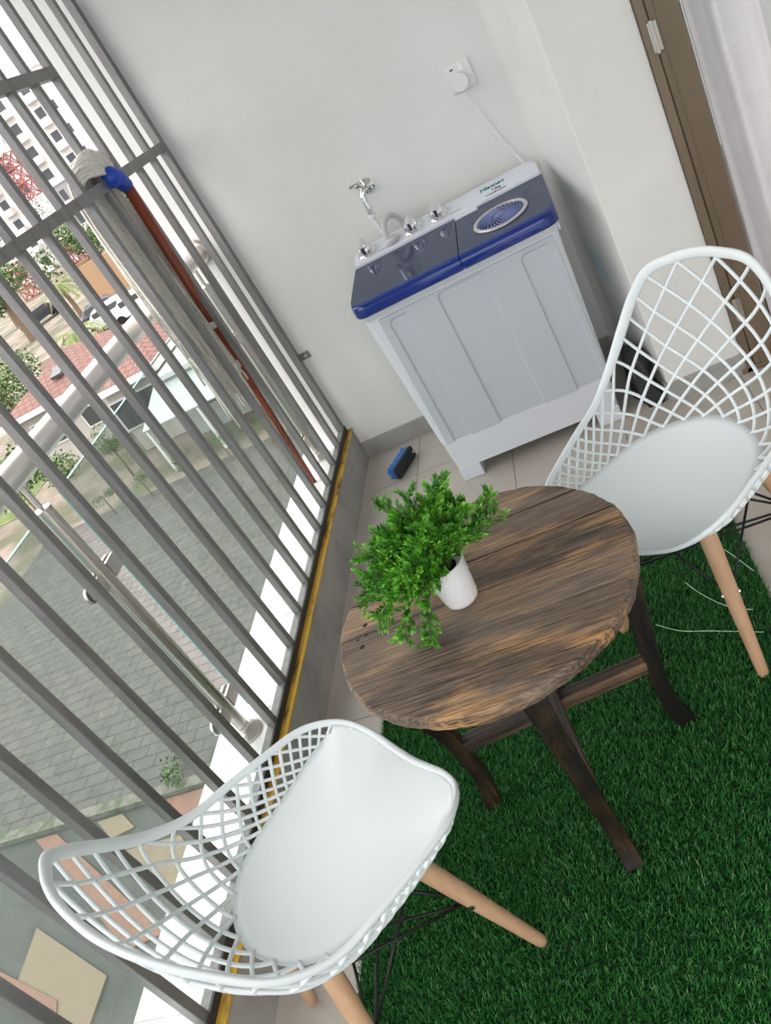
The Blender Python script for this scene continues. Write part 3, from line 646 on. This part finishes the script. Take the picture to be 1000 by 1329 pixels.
MB().lathe([(0, .004), (.02, .003), (.041, 0), (.041, -.002)], n=24).build('soil', SOIL, pl, loc=(0, 0, .086))
stems = MB(); LV = []; LQ = []; LT = []; TN = []
def leaf_at(p, d, n_, L_, W_, tn):
    d = d.normalized(); s_ = d.cross(n_)
    if s_.length < 1e-3: s_ = d.orthogonal()
    s_.normalize(); u_ = s_.cross(d); k = len(LV)
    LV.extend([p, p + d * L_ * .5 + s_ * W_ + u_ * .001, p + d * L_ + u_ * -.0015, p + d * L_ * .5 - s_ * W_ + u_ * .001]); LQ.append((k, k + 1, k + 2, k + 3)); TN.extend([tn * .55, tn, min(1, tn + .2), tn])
def sprig(base, direc, length, droop, dens=1.0):
    P = [base]; d = direc.normalized(); st = length * .95 / 9
    for k in range(9): d = (d + Vector((random.uniform(-.08, .08), random.uniform(-.08, .08), -droop))).normalized(); P.append(P[-1] + d * st)
    stems.sweep(P, [.0016] * 4 + [.0011] * 6, 5)
    # side twigs with whorls of small leaves
    for k in range(2, 10):
        t_ = (P[min(k, 9)] - P[k - 1]).normalized()
        for side in range(3 if k < 9 else 4):
            if random.random() > dens: continue
            perp = t_.cross(Vector((random.uniform(-1, 1), random.uniform(-1, 1), random.uniform(-1, 1)))).normalized()
            td = (t_ * .75 + perp * .8 + Vector((0, 0, .25))).normalized(); tl = random.uniform(.014, .032); q = P[k]; tn = random.uniform(.25, 1)
            stems.sweep([q, q + td * tl], .0007, 4)
            for w_ in range(6):
                c_ = q + td * tl * (w_ + 1) / 6
                for j in range(4):
                    pp = td.cross(Vector((random.uniform(-1, 1), random.uniform(-1, 1), random.uniform(-1, 1)))).normalized()
                    leaf_at(c_, td * (.55 + .5 * w_ / 6) + pp * .75, pp, random.uniform(.0085, .0145), random.uniform(.0014, .0022), tn * random.uniform(.7, 1.1))
base = Vector((0, 0, .09))
# crown leans toward the parapet, a few sprigs hang over the left edge
for k in range(58):
    th = random.uniform(0, 2 * math.pi); r_ = random.uniform(0, 1) ** .6
    d = Vector((-.30 + .75 * r_ * math.cos(th), .12 + .75 * r_ * math.sin(th), 1.0 - .45 * r_)); ln = random.uniform(.10, .165)
    sprig(base + Vector((random.uniform(-.02, .02), random.uniform(-.02, .02), 0)), d, ln, .03 + .05 * r_)
for d, ln, dr in (((-.9, -.35, .75), .17, .16), ((-.75, -.75, .65), .175, .2), ((-.45, -.9, .6), .17, .22), ((-1.0, .0, .6), .19, .12), ((.75, .45, .6), .17, .03), ((.9, .25, .65), .15, .05), ((.45, .8, .9), .18, .02), ((-1.1, .25, .45), .18, .05), ((-.2, .9, 1.2), .17, .03), ((-1.0, -.6, .8), .17, .1)):
    sprig(base, Vector(d), ln, dr)
stems.build('stems', STEM, pl)['kind'] = 'stuff'
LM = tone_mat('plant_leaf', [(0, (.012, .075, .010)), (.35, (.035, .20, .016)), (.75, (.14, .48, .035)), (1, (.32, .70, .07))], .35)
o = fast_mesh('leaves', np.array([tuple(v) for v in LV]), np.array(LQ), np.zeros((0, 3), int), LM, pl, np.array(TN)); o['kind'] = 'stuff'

# ================================================================ CHAIRS
RIM = [[0.0, 0.272, 0.428], [0.119, 0.27, 0.455], [0.19, 0.246, 0.481], [0.237, 0.185, 0.505], [0.252, 0.095, 0.521], [0.26, 0.001, 0.536], [0.261, -0.09, 0.554], [0.247, -0.168, 0.611], [0.215, -0.218, 0.686], [0.177, -0.257, 0.759], [0.129, -0.282, 0.813], [0.062, -0.294, 0.832], [0.0, -0.298, 0.838]]
INN = [[0, .258, .430], [.119, .256, .452], [.182, .232, .470], [.205, .180, .462], [.203, .11, .453], [.195, .04, .448], [.182, -.03, .447], [.162, -.085, .448], [.135, -.122, .450], [.100, -.150, .453], [.065, -.168, .456], [.032, -.178, .459], [0, -.181, .460]]
def ring(P, m=14):
    F = np.vstack([np.array(P), (np.array(P) * [-1, 1, 1])[-2:0:-1]]); N_ = len(F); out_ = []
    t = np.linspace(0, 1, m, endpoint=False)[:, None]
    for i in range(N_):
        a_, b_, c_, d_ = F[i - 1], F[i], F[(i + 1) % N_], F[(i + 2) % N_]
        out_.append(.5 * ((2 * b_) + (-a_ + c_) * t + (2 * a_ - 5 * b_ + 4 * c_ - d_) * t ** 2 + (-a_ + 3 * b_ - 3 * c_ + d_) * t ** 3))
    return np.vstack(out_)
R1, R0 = ring(RIM), ring(INN); NR = len(R1)
mid_len = np.linalg.norm(np.roll(.5 * (R1 + R0), -1, 0) - .5 * (R1 + R0), axis=1); arc = np.concatenate([[0], np.cumsum(mid_len)]); PER = arc[-1]
def ev(R_, t):
    t = t % 1.0 * PER; i = int(np.searchsorted(arc, t, side='right') - 1); i = min(i, NR - 1); f_ = (t - arc[i]) / (arc[i + 1] - arc[i] + 1e-9)
    return Vector(R_[i] * (1 - f_) + R_[(i + 1) % NR] * f_)
def shell(t, s_):
    a_, b_ = ev(R0, t), ev(R1, t); h = b_.z - a_.z
    k = min(1, max(0, (h - .05) / .25))
    c_ = Vector((a_.x + (b_.x - a_.x) * .75, a_.y + (b_.y - a_.y) * (.75 + .1 * k), a_.z + h * (.12 + .06 * k)))
    return a_ * (1 - s_) ** 2 + c_ * 2 * s_ * (1 - s_) + b_ * s_ ** 2
def chair():
    root = empty('mesh_chair', (0, 0, 0))
    # rim: flat-ish rounded band
    rm = MB(); pts = [ev(R1, k / 168) for k in range(168)]; n = 12; k0 = 0
    for k in range(168):
        p = pts[k]; t_ = (pts[(k + 1) % 168] - pts[k - 1]).normalized(); tt_ = k / 168
        inw = (p - shell(tt_, .82)).normalized(); inw = (inw - t_ * inw.dot(t_)).normalized(); b_ = t_.cross(inw)
        up_ = min(1, max(0, (p.z - .50) / .16)); wA = .0085 + .0045 * up_; wB = .0055 + .0015 * up_
        for j in range(n):
            th = 2 * math.pi * j / n; rm.v.append(tuple(p - inw * (wA * .5) + inw * math.cos(th) * wA + b_ * math.sin(th) * wB))
    for k in range(168):
        for j in range(n): rm.f.append((k * n + j, k * n + (j + 1) % n, ((k + 1) % 168) * n + (j + 1) % n, ((k + 1) % 168) * n + j))
    rm.build('rim', CHAIRW, root, smooth=True)
    # seat pan: dished
    st = MB(); rows = []; K = 84
    for s_ in np.linspace(0.02, 1, 12):
        row = []
        for k in range(K):
            p = ev(R0, k / K); c_ = Vector((0, .04, .428)); q = c_.lerp(p, s_); fl_ = c_.z + (p.z - c_.z) * (s_ ** 2.6)
            row.append((q.x, q.y, fl_))
        rows.append(row)
    # front lip joins the rim
    row = []
    for k in range(K):
        tq = k / K; p = ev(R0, tq); r_ = ev(R1, tq); dd = (r_ - p).length
        row.append(tuple(p.lerp(r_, .9) if dd < .03 else p + Vector((0, 0, -.004))))
    rows.append(row)
    st.grid(rows, close=True); st.f.append(tuple(range(K))); st.build('seat', CHAIRW, root, smooth=True, solid=.005)
    # diamond lattice
    la = MB(); PITCH = .0745; SL = 1.05; TS = np.linspace(.080, .920, 520)
    LEN = [sum((shell(t_, (q + 1) / 8) - shell(t_, q / 8)).length for q in range(8)) for t_ in TS]
    W_ = [1 + 1.35 * sm((abs(t_ - .5) - .13) / .16) for t_ in TS]          # finer mesh along the sides
    A_ = np.concatenate([[0], np.cumsum([.5 * (W_[i] + W_[i + 1]) * PER * (TS[1] - TS[0]) for i in range(len(TS) - 1)])]); A_ = A_ - A_[-1] / 2
    nst = int(A_[-1] / PITCH) + 12
    for sg in (1, -1):
        for k in range(-nst, nst):
            a0 = (k + .5) * PITCH; P = []
            for t_, ln, w_, aa in zip(TS, LEN, W_, A_):
                s_ = sg * SL * (aa - a0) / (ln * w_)
                if -.02 <= s_ <= 1: P.append(shell(t_, s_))
            if len(P) > 3: la.sweep(P[::3] + ([P[-1]] if (len(P) - 1) % 3 else []), .0042 if abs(k) < 9 else .0036, 8, ref=(0, 0, 1))
    la.build('backrest_lattice', CHAIRW, root, smooth=True)
    # under-seat boss
    bs_ = MB().prism(rrect(-.12, .12, -.12, .13, .03), .405, .424); bs_.build('seat_mount', BLACKM, root, bevel=.004)
    LG = []
    for sx, sy in ((-1, 1), (1, 1), (1, -1), (-1, -1)):
        f_ = Vector((sx * .197, sy * .197, .004)); t_ = Vector((sx * .108, sy * .108, .408)); LG.append((f_, t_))
        rr = [.0125, .0135, .016, .019, .0205, .0205]; pts = [f_.lerp(t_, u) for u in (0, .02, .3, .6, .85, 1)]; rr[0] = .010
        lg = MB().sweep(pts, rr, 18).build('leg', BEECH, root, smooth=True, auto=50)
        bpos = f_.lerp(t_, .53); on = Vector((sx, sy, 0)).normalized()
        side = Vector((-sx * 1.0, 0, 0)) if False else on.cross(Vector((0, 0, 1)))
        MB().sweep([bpos - side * .021, bpos + side * .021], .0065, 12).build('bolt', INOX2, lg, smooth=True, auto=40)
    wr = MB()
    for i in range(4):
        a_, b_ = LG[i], LG[(i + 1) % 4]
        wr.sweep([a_[0].lerp(a_[1], .52), b_[0].lerp(b_[1], .93) * .93], .0032, 8); wr.sweep([b_[0].lerp(b_[1], .52), a_[0].lerp(a_[1], .93) * .93], .0032, 8)
        # inner brace crossing to the opposite side under the seat
    for i in (0, 1):
        a_, b_ = LG[i], LG[i + 2]; wr.sweep([a_[0].lerp(a_[1], .50), b_[0].lerp(b_[1], .50)], .0032, 8)
    for i in range(4):
        wr.sweep([LG[i][0].lerp(LG[i][1], .52), LG[i][0].lerp(LG[i][1], .52) * .35 + Vector((0, 0, .25))], .0032, 8)
    wr.build('wire_brace', BLACKM, root, smooth=True)
    return root
ca = chair(); cb = copy_tree(ca)
ca.location = (-.836, .838, .0); ca.rotation_euler = (0, 0, math.radians(48.4 - 90))
cb.location = (.0265, 1.6405, .004); cb.rotation_euler = (0, 0, math.atan2(-.738, -.675) - .017 - math.pi / 2)
tag(ca, 'white lattice-back plastic chair beside the window grille, nearest the camera', 'chair', 'white lattice-back chairs')
tag(cb, 'white lattice-back plastic chair between the balcony door and the far side of the table', 'chair', 'white lattice-back chairs')

# ================================================================ OUTSIDE
GZ = -6.0
struct(B(-17.5, 60, 7.45, 19.0, GZ - .3, GZ).build('ground_paving', PAVE))
struct(B(-140, 60, 19.0, 260, GZ - .35, GZ - .02).build('ground_far', ROAD)); struct(B(-140, -17.5, -40, 19.0, GZ - .35, GZ - .02).build('ground_left', ROAD))
struct(B(-17.5, -1.6, -40, 7.45, GZ - .3, GZ).build('ground_yard', mat('dark_wet_concrete', (.060, .066, .059), .7, var=(1.3, (.04, .046, .042), .4, .65))))
struct(B(-17.5, -2, 7.3, 7.5, GZ - .1, GZ + .10).build('kerb', mat('kerb_stone', (.16, .155, .13), .9, var=(5, (.08, .095, .06), .45, .6))))
TERR = mat('terracotta_reflection_step', (.19, .105, .075), .7, var=(3, (.16, .09, .065), .4, .7)); BEI = mat('beige_reflection_step', (.175, .14, .095), .7, var=(3, (.16, .125, .085), .4, .7))  # glass reflections and steps, painted as flat coloured patches on the ground
def reflection_patch(name, pts, m, h, label):
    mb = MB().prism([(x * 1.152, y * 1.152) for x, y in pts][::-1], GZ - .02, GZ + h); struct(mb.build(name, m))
reflection_patch('reflection_step_terracotta', [(-7.49, 6.3), (-6.6, 6.3), (-6.5, 5.87), (-7.25, 6.0)], TERR, .03, '')
reflection_patch('reflection_step_beige', [(-8.56, 6.26), (-8.12, 6.27), (-7.79, 5.99), (-8.16, 5.91)], BEI, .03, '')
reflection_patch('reflection_step_strip_terracotta', [(-9.71, 6.26), (-9.31, 6.26), (-6.7, 4.4), (-7.2, 4.3)], TERR, .03, '')
reflection_patch('reflection_step_platform_beige', [(-8.88, 4.86), (-7.37, 4.05), (-7.38, 3.5), (-8.8, 4.08)], BEI, .03, '')
reflection_patch('reflection_step_strip_terracotta_near', [(-9.6, 4.55), (-8.0, 3.88), (-7.83, 3.52), (-9.3, 4.15)], TERR, .05, '')
reflection_patch('reflection_step_platform_beige_middle', [(-7.98, 5.65), (-6.92, 5.66), (-6.3, 5.0), (-6.6, 4.5), (-7.42, 5.21)], BEI, .03, '')

ROOF = None
def roof_mat():
    m = bpy.data.materials.new('red_clay_tiles'); m.use_nodes = True; t = m.node_tree; b = t.nodes['Principled BSDF']
    tcn = nd(t, 'ShaderNodeTexCoord'); br_ = nd(t, 'ShaderNodeTexBrick'); br_.offset = .5
    for k, v in (('Color1', (.17, .085, .065, 1)), ('Color2', (.14, .07, .055, 1)), ('Mortar', (.06, .035, .03, 1)), ('Scale', 1.0), ('Brick Width', .33), ('Row Height', .30), ('Mortar Size', .03), ('Mortar Smooth', .6)): br_.inputs[k].default_value = v
    t.links.new(tcn.outputs['Object'], br_.inputs['Vector']); t.links.new(br_.outputs['Color'], b.inputs['Base Color']); b.inputs['Roughness'].default_value = .8; return m
ROOF = roof_mat(); HWALL = mat('house_cream_wall', (.36, .345, .315), .8, var=(1, (.44, .42, .37), .4, .7)); WIND = mat('dark_window', (.06, .065, .07), .15); WTRIM = mat('white_trim', (.62, .62, .60), .6)
def house(name, loc, w_, d_, h, rise, label, roofm=ROOF, wall=HWALL, eave=.5, wins=3):
    r = empty(name, loc); B(0, w_, 0, d_, 0, h).build('walls', wall, r)
    e_ = eave; rf = MB(); zc = h + rise; hip = min(d_ / 2, w_ / 2)
    v_ = [(-e_, -e_, h), (w_ + e_, -e_, h), (w_ + e_, d_ + e_, h), (-e_, d_ + e_, h), (hip, d_ / 2, zc), (w_ - hip, d_ / 2, zc)]
    rf.add(v_, [(0, 1, 5, 4), (1, 2, 5), (2, 3, 4, 5), (3, 0, 4), (0, 3, 2, 1)]).build('roof', roofm, r)
    MB().box(-e_, w_ + e_, -e_ - .08, -e_, h - .12, h + .06).box(w_ + e_, w_ + e_ + .08, -e_, d_ + e_, h - .12, h + .06).build('gutter', WTRIM, r)
    for k in range(wins):
        x = w_ * (k + .5) / wins; wf = B(x - .55, x + .55, -.05, .02, h * .35, h * .8).build('window', WTRIM, r); B(x - .48, x + .48, -.07, -.04, h * .35 + .07, h * .8 - .07).build('pane', WIND, wf)
    tag(r, label, 'house'); return r
house('tiled_house', (-20.6, 25.1, GZ), 4.2, 5.0, 2.4, .95, 'cream house with red clay tiled hip roof, the left one of the pair', wins=2)
house('tiled_house', (-15.0, 22.5, GZ), 1.9, 5.0, 2.45, .9, 'cream house with red clay tiled hip roof, the right one, close to the handrail', wins=2)
B(-.25, .25, -.3, .3, 0, .12).build('skylight_tmp', WIND).name = 'skylight'
sk = bpy.data.objects['skylight']; sk.location = (-18.2, 26.0, GZ + 2.93); sk.rotation_euler = (math.radians(18), 0, 0); tag(sk, 'small grey roof hatch on the left red tiled roof', 'skylight')
GW = mat('pale_grey_render', (.40, .42, .41), .7, var=(.8, (.32, .34, .33), .4, .7))
an = empty('white_annex', (-12.4, 21.6, GZ)); tag(an, 'pale grey flat-roofed annex behind the paved yard, seen through the balustrade glass', 'building')
B(0, 3.4, 0, 4, 0, 2.1).build('walls', GW, an); B(-.15, 3.55, -.15, 4.15, 2.1, 2.25).build('roof_slab', mat('pale_roof', (.48, .50, .49), .7), an)
for x in (.5, 1.7): B(x, x + .8, -.04, .02, .8, 1.7).build('window', WIND, an)
lt = MB().add([(-.4, -2.0, 1.5), (3.4, -2.0, 1.5), (3.4, 0, 2.0), (-.4, 0, 2.0)], [(0, 1, 2, 3)]).build('canopy', mat('canopy_sheet', (.33, .37, .36), .3), an, solid=.04)
for x in (-.3, 1.5, 3.3): B(x - .04, x + .04, -1.98, -1.9, 0, 1.5).build('canopy_post', WTRIM, an)
hb = empty('garden_block', (-7.6, 22.6, GZ)); tag(hb, 'low grey-green outbuilding right of the annex, behind the balustrade glass', 'building')
B(0, 5.5, 0, 5, 0, 3.2).build('walls', mat('grey_green_render', (.22, .25, .235), .8, var=(1, (.16, .19, .175), .4, .7)), hb); B(-.1, 5.6, -.1, 5.1, 3.2, 3.32).build('roof_slab', GW, hb)
for x in (.6, 2.2, 3.8): B(x, x + 1, -.04, .02, 1.0, 2.2).build('window', WIND, hb)

# compound walls
OCH = mat('ochre_wall', (.36, .23, .135), .85, var=(.6, (.32, .21, .125), .4, .7)); PINK = mat('pinkish_wall', (.34, .25, .21), .85)
for nm, x0, x1, y, h, m_, lab in (('compound_wall', -39, -35.2, 66, 2.8, OCH, 'ochre compound wall farthest away, left of the parked cars'), ('compound_wall', -34.8, -30.5, 60.5, 2.9, OCH, 'ochre compound wall just above the parked cars'), ('compound_wall', -24.5, -20.8, 31.5, 1.2, PINK, 'stepped pinkish wall behind the left tiled house'),
                                ('compound_wall', -31, -26, 43, .9, PINK, 'low pinkish garden wall in front of the palm trees')):
    mb = B(x0, x1, y, y + .25, GZ, GZ + h)
    if m_ is PINK and h > 1: mb.box(x0 + 1, x0 + 2, y, y + .25, GZ + h, GZ + h + .5)
    tag(mb.build(nm, m_), lab, 'wall')

# foliage
LEAFM = tone_mat('tree_leaf', [(0, (.03, .065, .02)), (.5, (.06, .11, .035)), (1, (.13, .20, .065))], .7)
BARK = mat('bark', (.17, .12, .08), .9)
def foliage_mesh(R_, H, n, blobs, size, flat=1.0):
    V_, Q_, T_ = [], [], []
    cs = [(rng.normal(0, R_ * .45), rng.normal(0, R_ * .45), H * rng.uniform(.55, .9), R_ * rng.uniform(.4, .65)) for _ in range(blobs)]
    for k in range(n):
        c_ = cs[k % blobs]; d = rng.normal(size=3); d /= np.linalg.norm(d); r_ = c_[3] * rng.uniform(.6, 1.05)
        p = np.array(c_[:3]) + d * r_ * np.array([1, 1, .8 * flat]); a_ = rng.normal(size=3); a_ /= np.linalg.norm(a_); b_ = np.cross(a_, d); b_ /= (np.linalg.norm(b_) + 1e-6); s_ = size * rng.uniform(.6, 1.4)
        i = len(V_); V_ += [p - a_ * s_ * .5, p + b_ * s_ * .3, p + a_ * s_ * .5, p - b_ * s_ * .3]; Q_.append((i, i + 1, i + 2, i + 3)); tn = rng.uniform(0, 1); T_ += [tn] * 4
    return np.array(V_), np.array(Q_), np.array(T_)
def tree(loc, R_, H, label, n=900, blobs=9, size=None, name='tree', grp=None, cat='tree'):
    r = empty(name, loc); V_, Q_, T_ = foliage_mesh(R_, H, n * 3, blobs, size or R_ * .095)
    fast_mesh('crown' if cat == 'tree' else 'foliage', V_, Q_, np.zeros((0, 3), int), LEAFM, r, T_)
    tk = MB().sweep([(0, 0, 0), (.05 * R_, 0, H * .35), (0, .05 * R_, H * .75)], [.08 * R_, .06 * R_, .03 * R_], 8); tk.build('trunk' if cat == 'tree' else 'stem', BARK, r)
    tag(r, label, cat, grp); return r
tree((-35.5, 65, GZ), 2.4, 6.5, 'dark green tree beneath the red crane mast, left of the mop strings')
tree((-27.5, 58, GZ), 2.9, 5.6, 'leafy tree between the grille bars just left of the mop strings')
tree((-30, 76, GZ), 3.2, 6.5, 'tall green tree at the foot of the grey apartment block')
tree((-42, 60, GZ), 3.4, 6.6, 'dark tree at the left edge below the middle rail')
tree((-52, 74, GZ), 3.6, 7.4, 'dark tree left of the red and white crane mast, above the rail')
tree((-26.5, 33, GZ), 1.9, 3.2, 'bushy green tree behind the left red roof, near the pinkish wall')
tree((-17.6, 19.6, GZ), 1.4, 2.6, 'bright green shrub under the handrail beside the paved yard, the largest one', n=1200, name='shrub', cat='shrub')
tree((-21.6, 20.6, GZ), 1.3, 2.2, 'green shrub left of the largest one below the handrail', n=800, name='shrub', cat='shrub')
tree((-23.5, 24, GZ), 1.2, 2.0, 'green shrub on the lawn left of the cream house', name='shrub', cat='shrub')
tree((-14.9, 20.9, GZ), .55, 1.8, 'shrub in front of the right cream house wall', name='shrub', cat='shrub', n=600)
tree((-7.2, 20.4, GZ), 1.0, 4.3, 'leafy tree beside the handrail end, right of the mop handle', n=1100)
for k, (x, y, s_) in enumerate(((-14.6, 18.6, .36), (-13.2, 18.6, .38), (-11.8, 18.5, .35), (-10.4, 18.6, .38), (-9.0, 18.5, .36))):
    tree((x, y, GZ), s_, .9, ['small shrub by the far paving edge, leftmost of the row of five', 'small shrub by the far paving edge, second from the left of the row of five', 'small shrub by the far paving edge, middle of the row of five', 'small shrub by the far paving edge, fourth from the left of the row of five', 'small shrub by the far paving edge, rightmost of the row of five'][k], n=260, blobs=5, name='small_shrub', grp='shrubs along the far paving edge', cat='shrub')
gt = []
gtv, gtq, gtt = foliage_mesh(.33, .30, 260, 6, .06)
o = fast_mesh('grass_tuft', gtv, gtq, np.zeros((0, 3), int), LEAFM, None, gtt); o.location = (-8.35, 7.62, GZ); tag(o, 'straggly weed tuft growing at the kerb of the grey paving', 'weed', kind='stuff')
def palm(loc, H, R_, label):
    r = empty('palm_tree', loc); MB().sweep([(0, 0, 0), (.1, 0, H * .5), (0, .05, H)], [.22, .17, .15], 10).build('trunk', BARK, r)
    mb = MB()
    for k in range(26):
        th = 2 * math.pi * k / 26 + rng.uniform(-.1, .1); el = rng.uniform(.1, 1.0); pts = []
        for q in range(8):
            u = q / 7; rr = R_ * u; z = H + R_ * (el * u - 1.05 * u * u); pts.append((rr * math.cos(th), rr * math.sin(th), z))
        for q in range(1, 7):
            p0, p1 = Vector(pts[q]), Vector(pts[q + 1]); sd = Vector((-math.sin(th), math.cos(th), 0)); L_ = R_ * .24 * (1 - .08 * q)
            for sg in (-1, 1):
                for f_ in (0, .5):
                    b_ = p0.lerp(p1, f_); tip = b_ + sd * sg * L_ + (p1 - p0) * .9 + Vector((0, 0, -L_ * .35)); mb.add([b_, b_ + (p1 - p0) * .3, tip], [(0, 1, 2)])
        mb.sweep(pts, .02, 4)
    mb.build('fronds', mat('palm_green', (.16, .20, .06), .6), r); tag(r, label, 'palm tree')
palm((-33.5, 40.5, GZ), 3.3, 2.6, 'palm tree with drooping olive fronds at the left edge of the view')
palm((-33.2, 54, GZ), 3.0, 1.6, 'slender palm tree near the ochre compound wall'); palm((-23.0, 36.0, GZ), 2.3, 1.5, 'small palm tree behind the red roofs, below the parked cars')
# lawn, parked cars
struct(B(-27, -20.6, 22, 29, GZ - .05, GZ).build('lawn', mat('lawn_green', (.08, .13, .035), .9, var=(2, (.19, .22, .09), .4, .7))))
CW = mat('car_white', (.75, .75, .76), .2, coat=.5); CD = mat('car_dark', (.03, .035, .05), .2, coat=.5)
def car(loc, rz, m_, label):
    r = empty('parked_car', loc, rz); prof = [(-2.1, .35), (-2.1, .85), (-1.4, .95), (-.9, 1.42), (.7, 1.45), (1.35, .98), (2.0, .85), (2.1, .4)]
    mb = MB(); n = len(prof); v_ = [(x, -.82 + (.1 if z > 1.2 else 0), z) for x, z in prof] + [(x, .82 - (.1 if z > 1.2 else 0), z) for x, z in prof]
    mb.add(v_, [tuple(range(n)), tuple(range(2 * n - 1, n - 1, -1))] + [(i, (i + 1) % n, n + (i + 1) % n, n + i) for i in range(n)]).build('body', m_, r, bevel=.06)
    g_ = MB().box(-.95, .9, -.835, .835, 1.0, 1.32).build('side_windows', WIND, r)
    for x in (-1.3, 1.3):
        for y in (-.78, .78): MB().lathe([(0, -.1), (.32, -.1), (.33, 0), (.32, .1), (0, .1)], c=(x, y, .33), n=18, axis='Y').build('wheel', BLACKM, r)
    tag(r, label, 'car')
car((-27.3, 47.5, GZ), .25, CW, 'white car parked beyond the red roofs, the one farther left'); car((-24.6, 46.2, GZ), .25, CW, 'white car parked beyond the red roofs, nearest the handrail')
car((-29.5, 50.5, GZ), .4, CD, 'dark car parked behind the two white ones'); car((-44.5, 67, GZ), .9, CD, 'dark car at the far left edge below the rail')

# far blocks
TW = mat('tower_white', (.62, .60, .58), .8); TG = mat('tower_grey', (.27, .27, .27), .8)
def tower(loc, w_, d_, floors, m_, label, bays, balc=TW, fh=3.0, name='apartment_block'):
    r = empty(name, loc); B(0, w_, 0, d_, 0, floors * fh).build('walls', m_, r)
    MB().box(-.15, w_ + .15, -.15, d_ + .15, floors * fh, floors * fh + .5).build('parapet', TW, r)
    bw = w_ / bays
    for f_ in range(floors):
        for b_ in range(bays):
            x = bw * (b_ + .5); z = f_ * fh
            if b_ % 2 == 0:
                bo = MB().box(x - bw * .42, x + bw * .42, -1.1, 0, z + .1, z + 1.05).build('balcony', balc, r)
                MB().box(x - bw * .28, x + bw * .28, -.04, .01, z + 1.1, z + 2.3).build('window', WIND, r)
            else:
                MB().box(x - bw * .2, x + bw * .2, -.05, .01, z + 1.1, z + 2.2).build('window', WIND, r)
    # side windows facing right
    for f_ in range(floors):
        MB().box(w_ - .01, w_ + .05, d_ * .3, d_ * .3 + 1, f_ * fh + 1.1, f_ * fh + 2.2).build('side_window', WIND, r)
    tag(r, label, 'building'); return r
tower((-62.5, 108, GZ), 12.5, 9, 7, TW, 'white apartment tower with balconies, the tallest one behind the grille', 6)
tower((-52, 97, GZ), 5.2, 8, 3, TG, 'dark grey apartment block with white balconies in front of the white tower', 4)
tower((-82, 118, GZ), 14, 9, 6, TW, 'white apartment tower farther left behind the red crane mast', 6)
tower((-46, 132, GZ), 9, 9, 3, mat('net_green', (.16, .30, .28), .7), 'low block wrapped in green building mesh right of the towers', 4, mat('net_green'))
RED = mat('crane_red', (.30, .10, .09), .6); 
def mast(x, y, z0, z1, w_, label):
    r = empty('crane_mast', (x, y, z0))
    mb = MB(); z = 0; H = z1 - z0; mi = []
    while z < H - .1:
        for sx in (-w_, w_):
            for sy in (-w_, w_): mb.sweep([(sx, sy, z), (sx, sy, z + 1.52)], .10, 4)
        for a_, b_ in (((-w_, -w_), (w_, -w_)), ((w_, -w_), (w_, w_)), ((w_, w_), (-w_, w_)), ((-w_, w_), (-w_, -w_))):
            mb.sweep([(*a_, z), (*b_, z)], .07, 4); mb.sweep([(*a_, z), (*b_, z + 1.5)], .07, 4); mb.sweep([(*b_, z), (*a_, z + 1.5)], .07, 4)
        mi += [int(z // 4.5) % 2] * (len(mb.f) - len(mi)); z += 1.5
    o_ = mb.build('lattice', [RED, WTRIM], r); o_.data.polygons.foreach_set('material_index', mi)
    tag(r, label, 'crane'); return r
mast(-46.5, 82, GZ, 12.5, .8, 'red and white lattice crane mast in front of the white tower')
mast(-62, 95, GZ, 6, .9, 'red lattice crane mast at the left edge behind the trees')
tower((-34.5, 92, GZ), 7, 5, 1, mat('teal_roof', (.12, .32, .34), .6), 'small teal-roofed building behind the trees', 3)
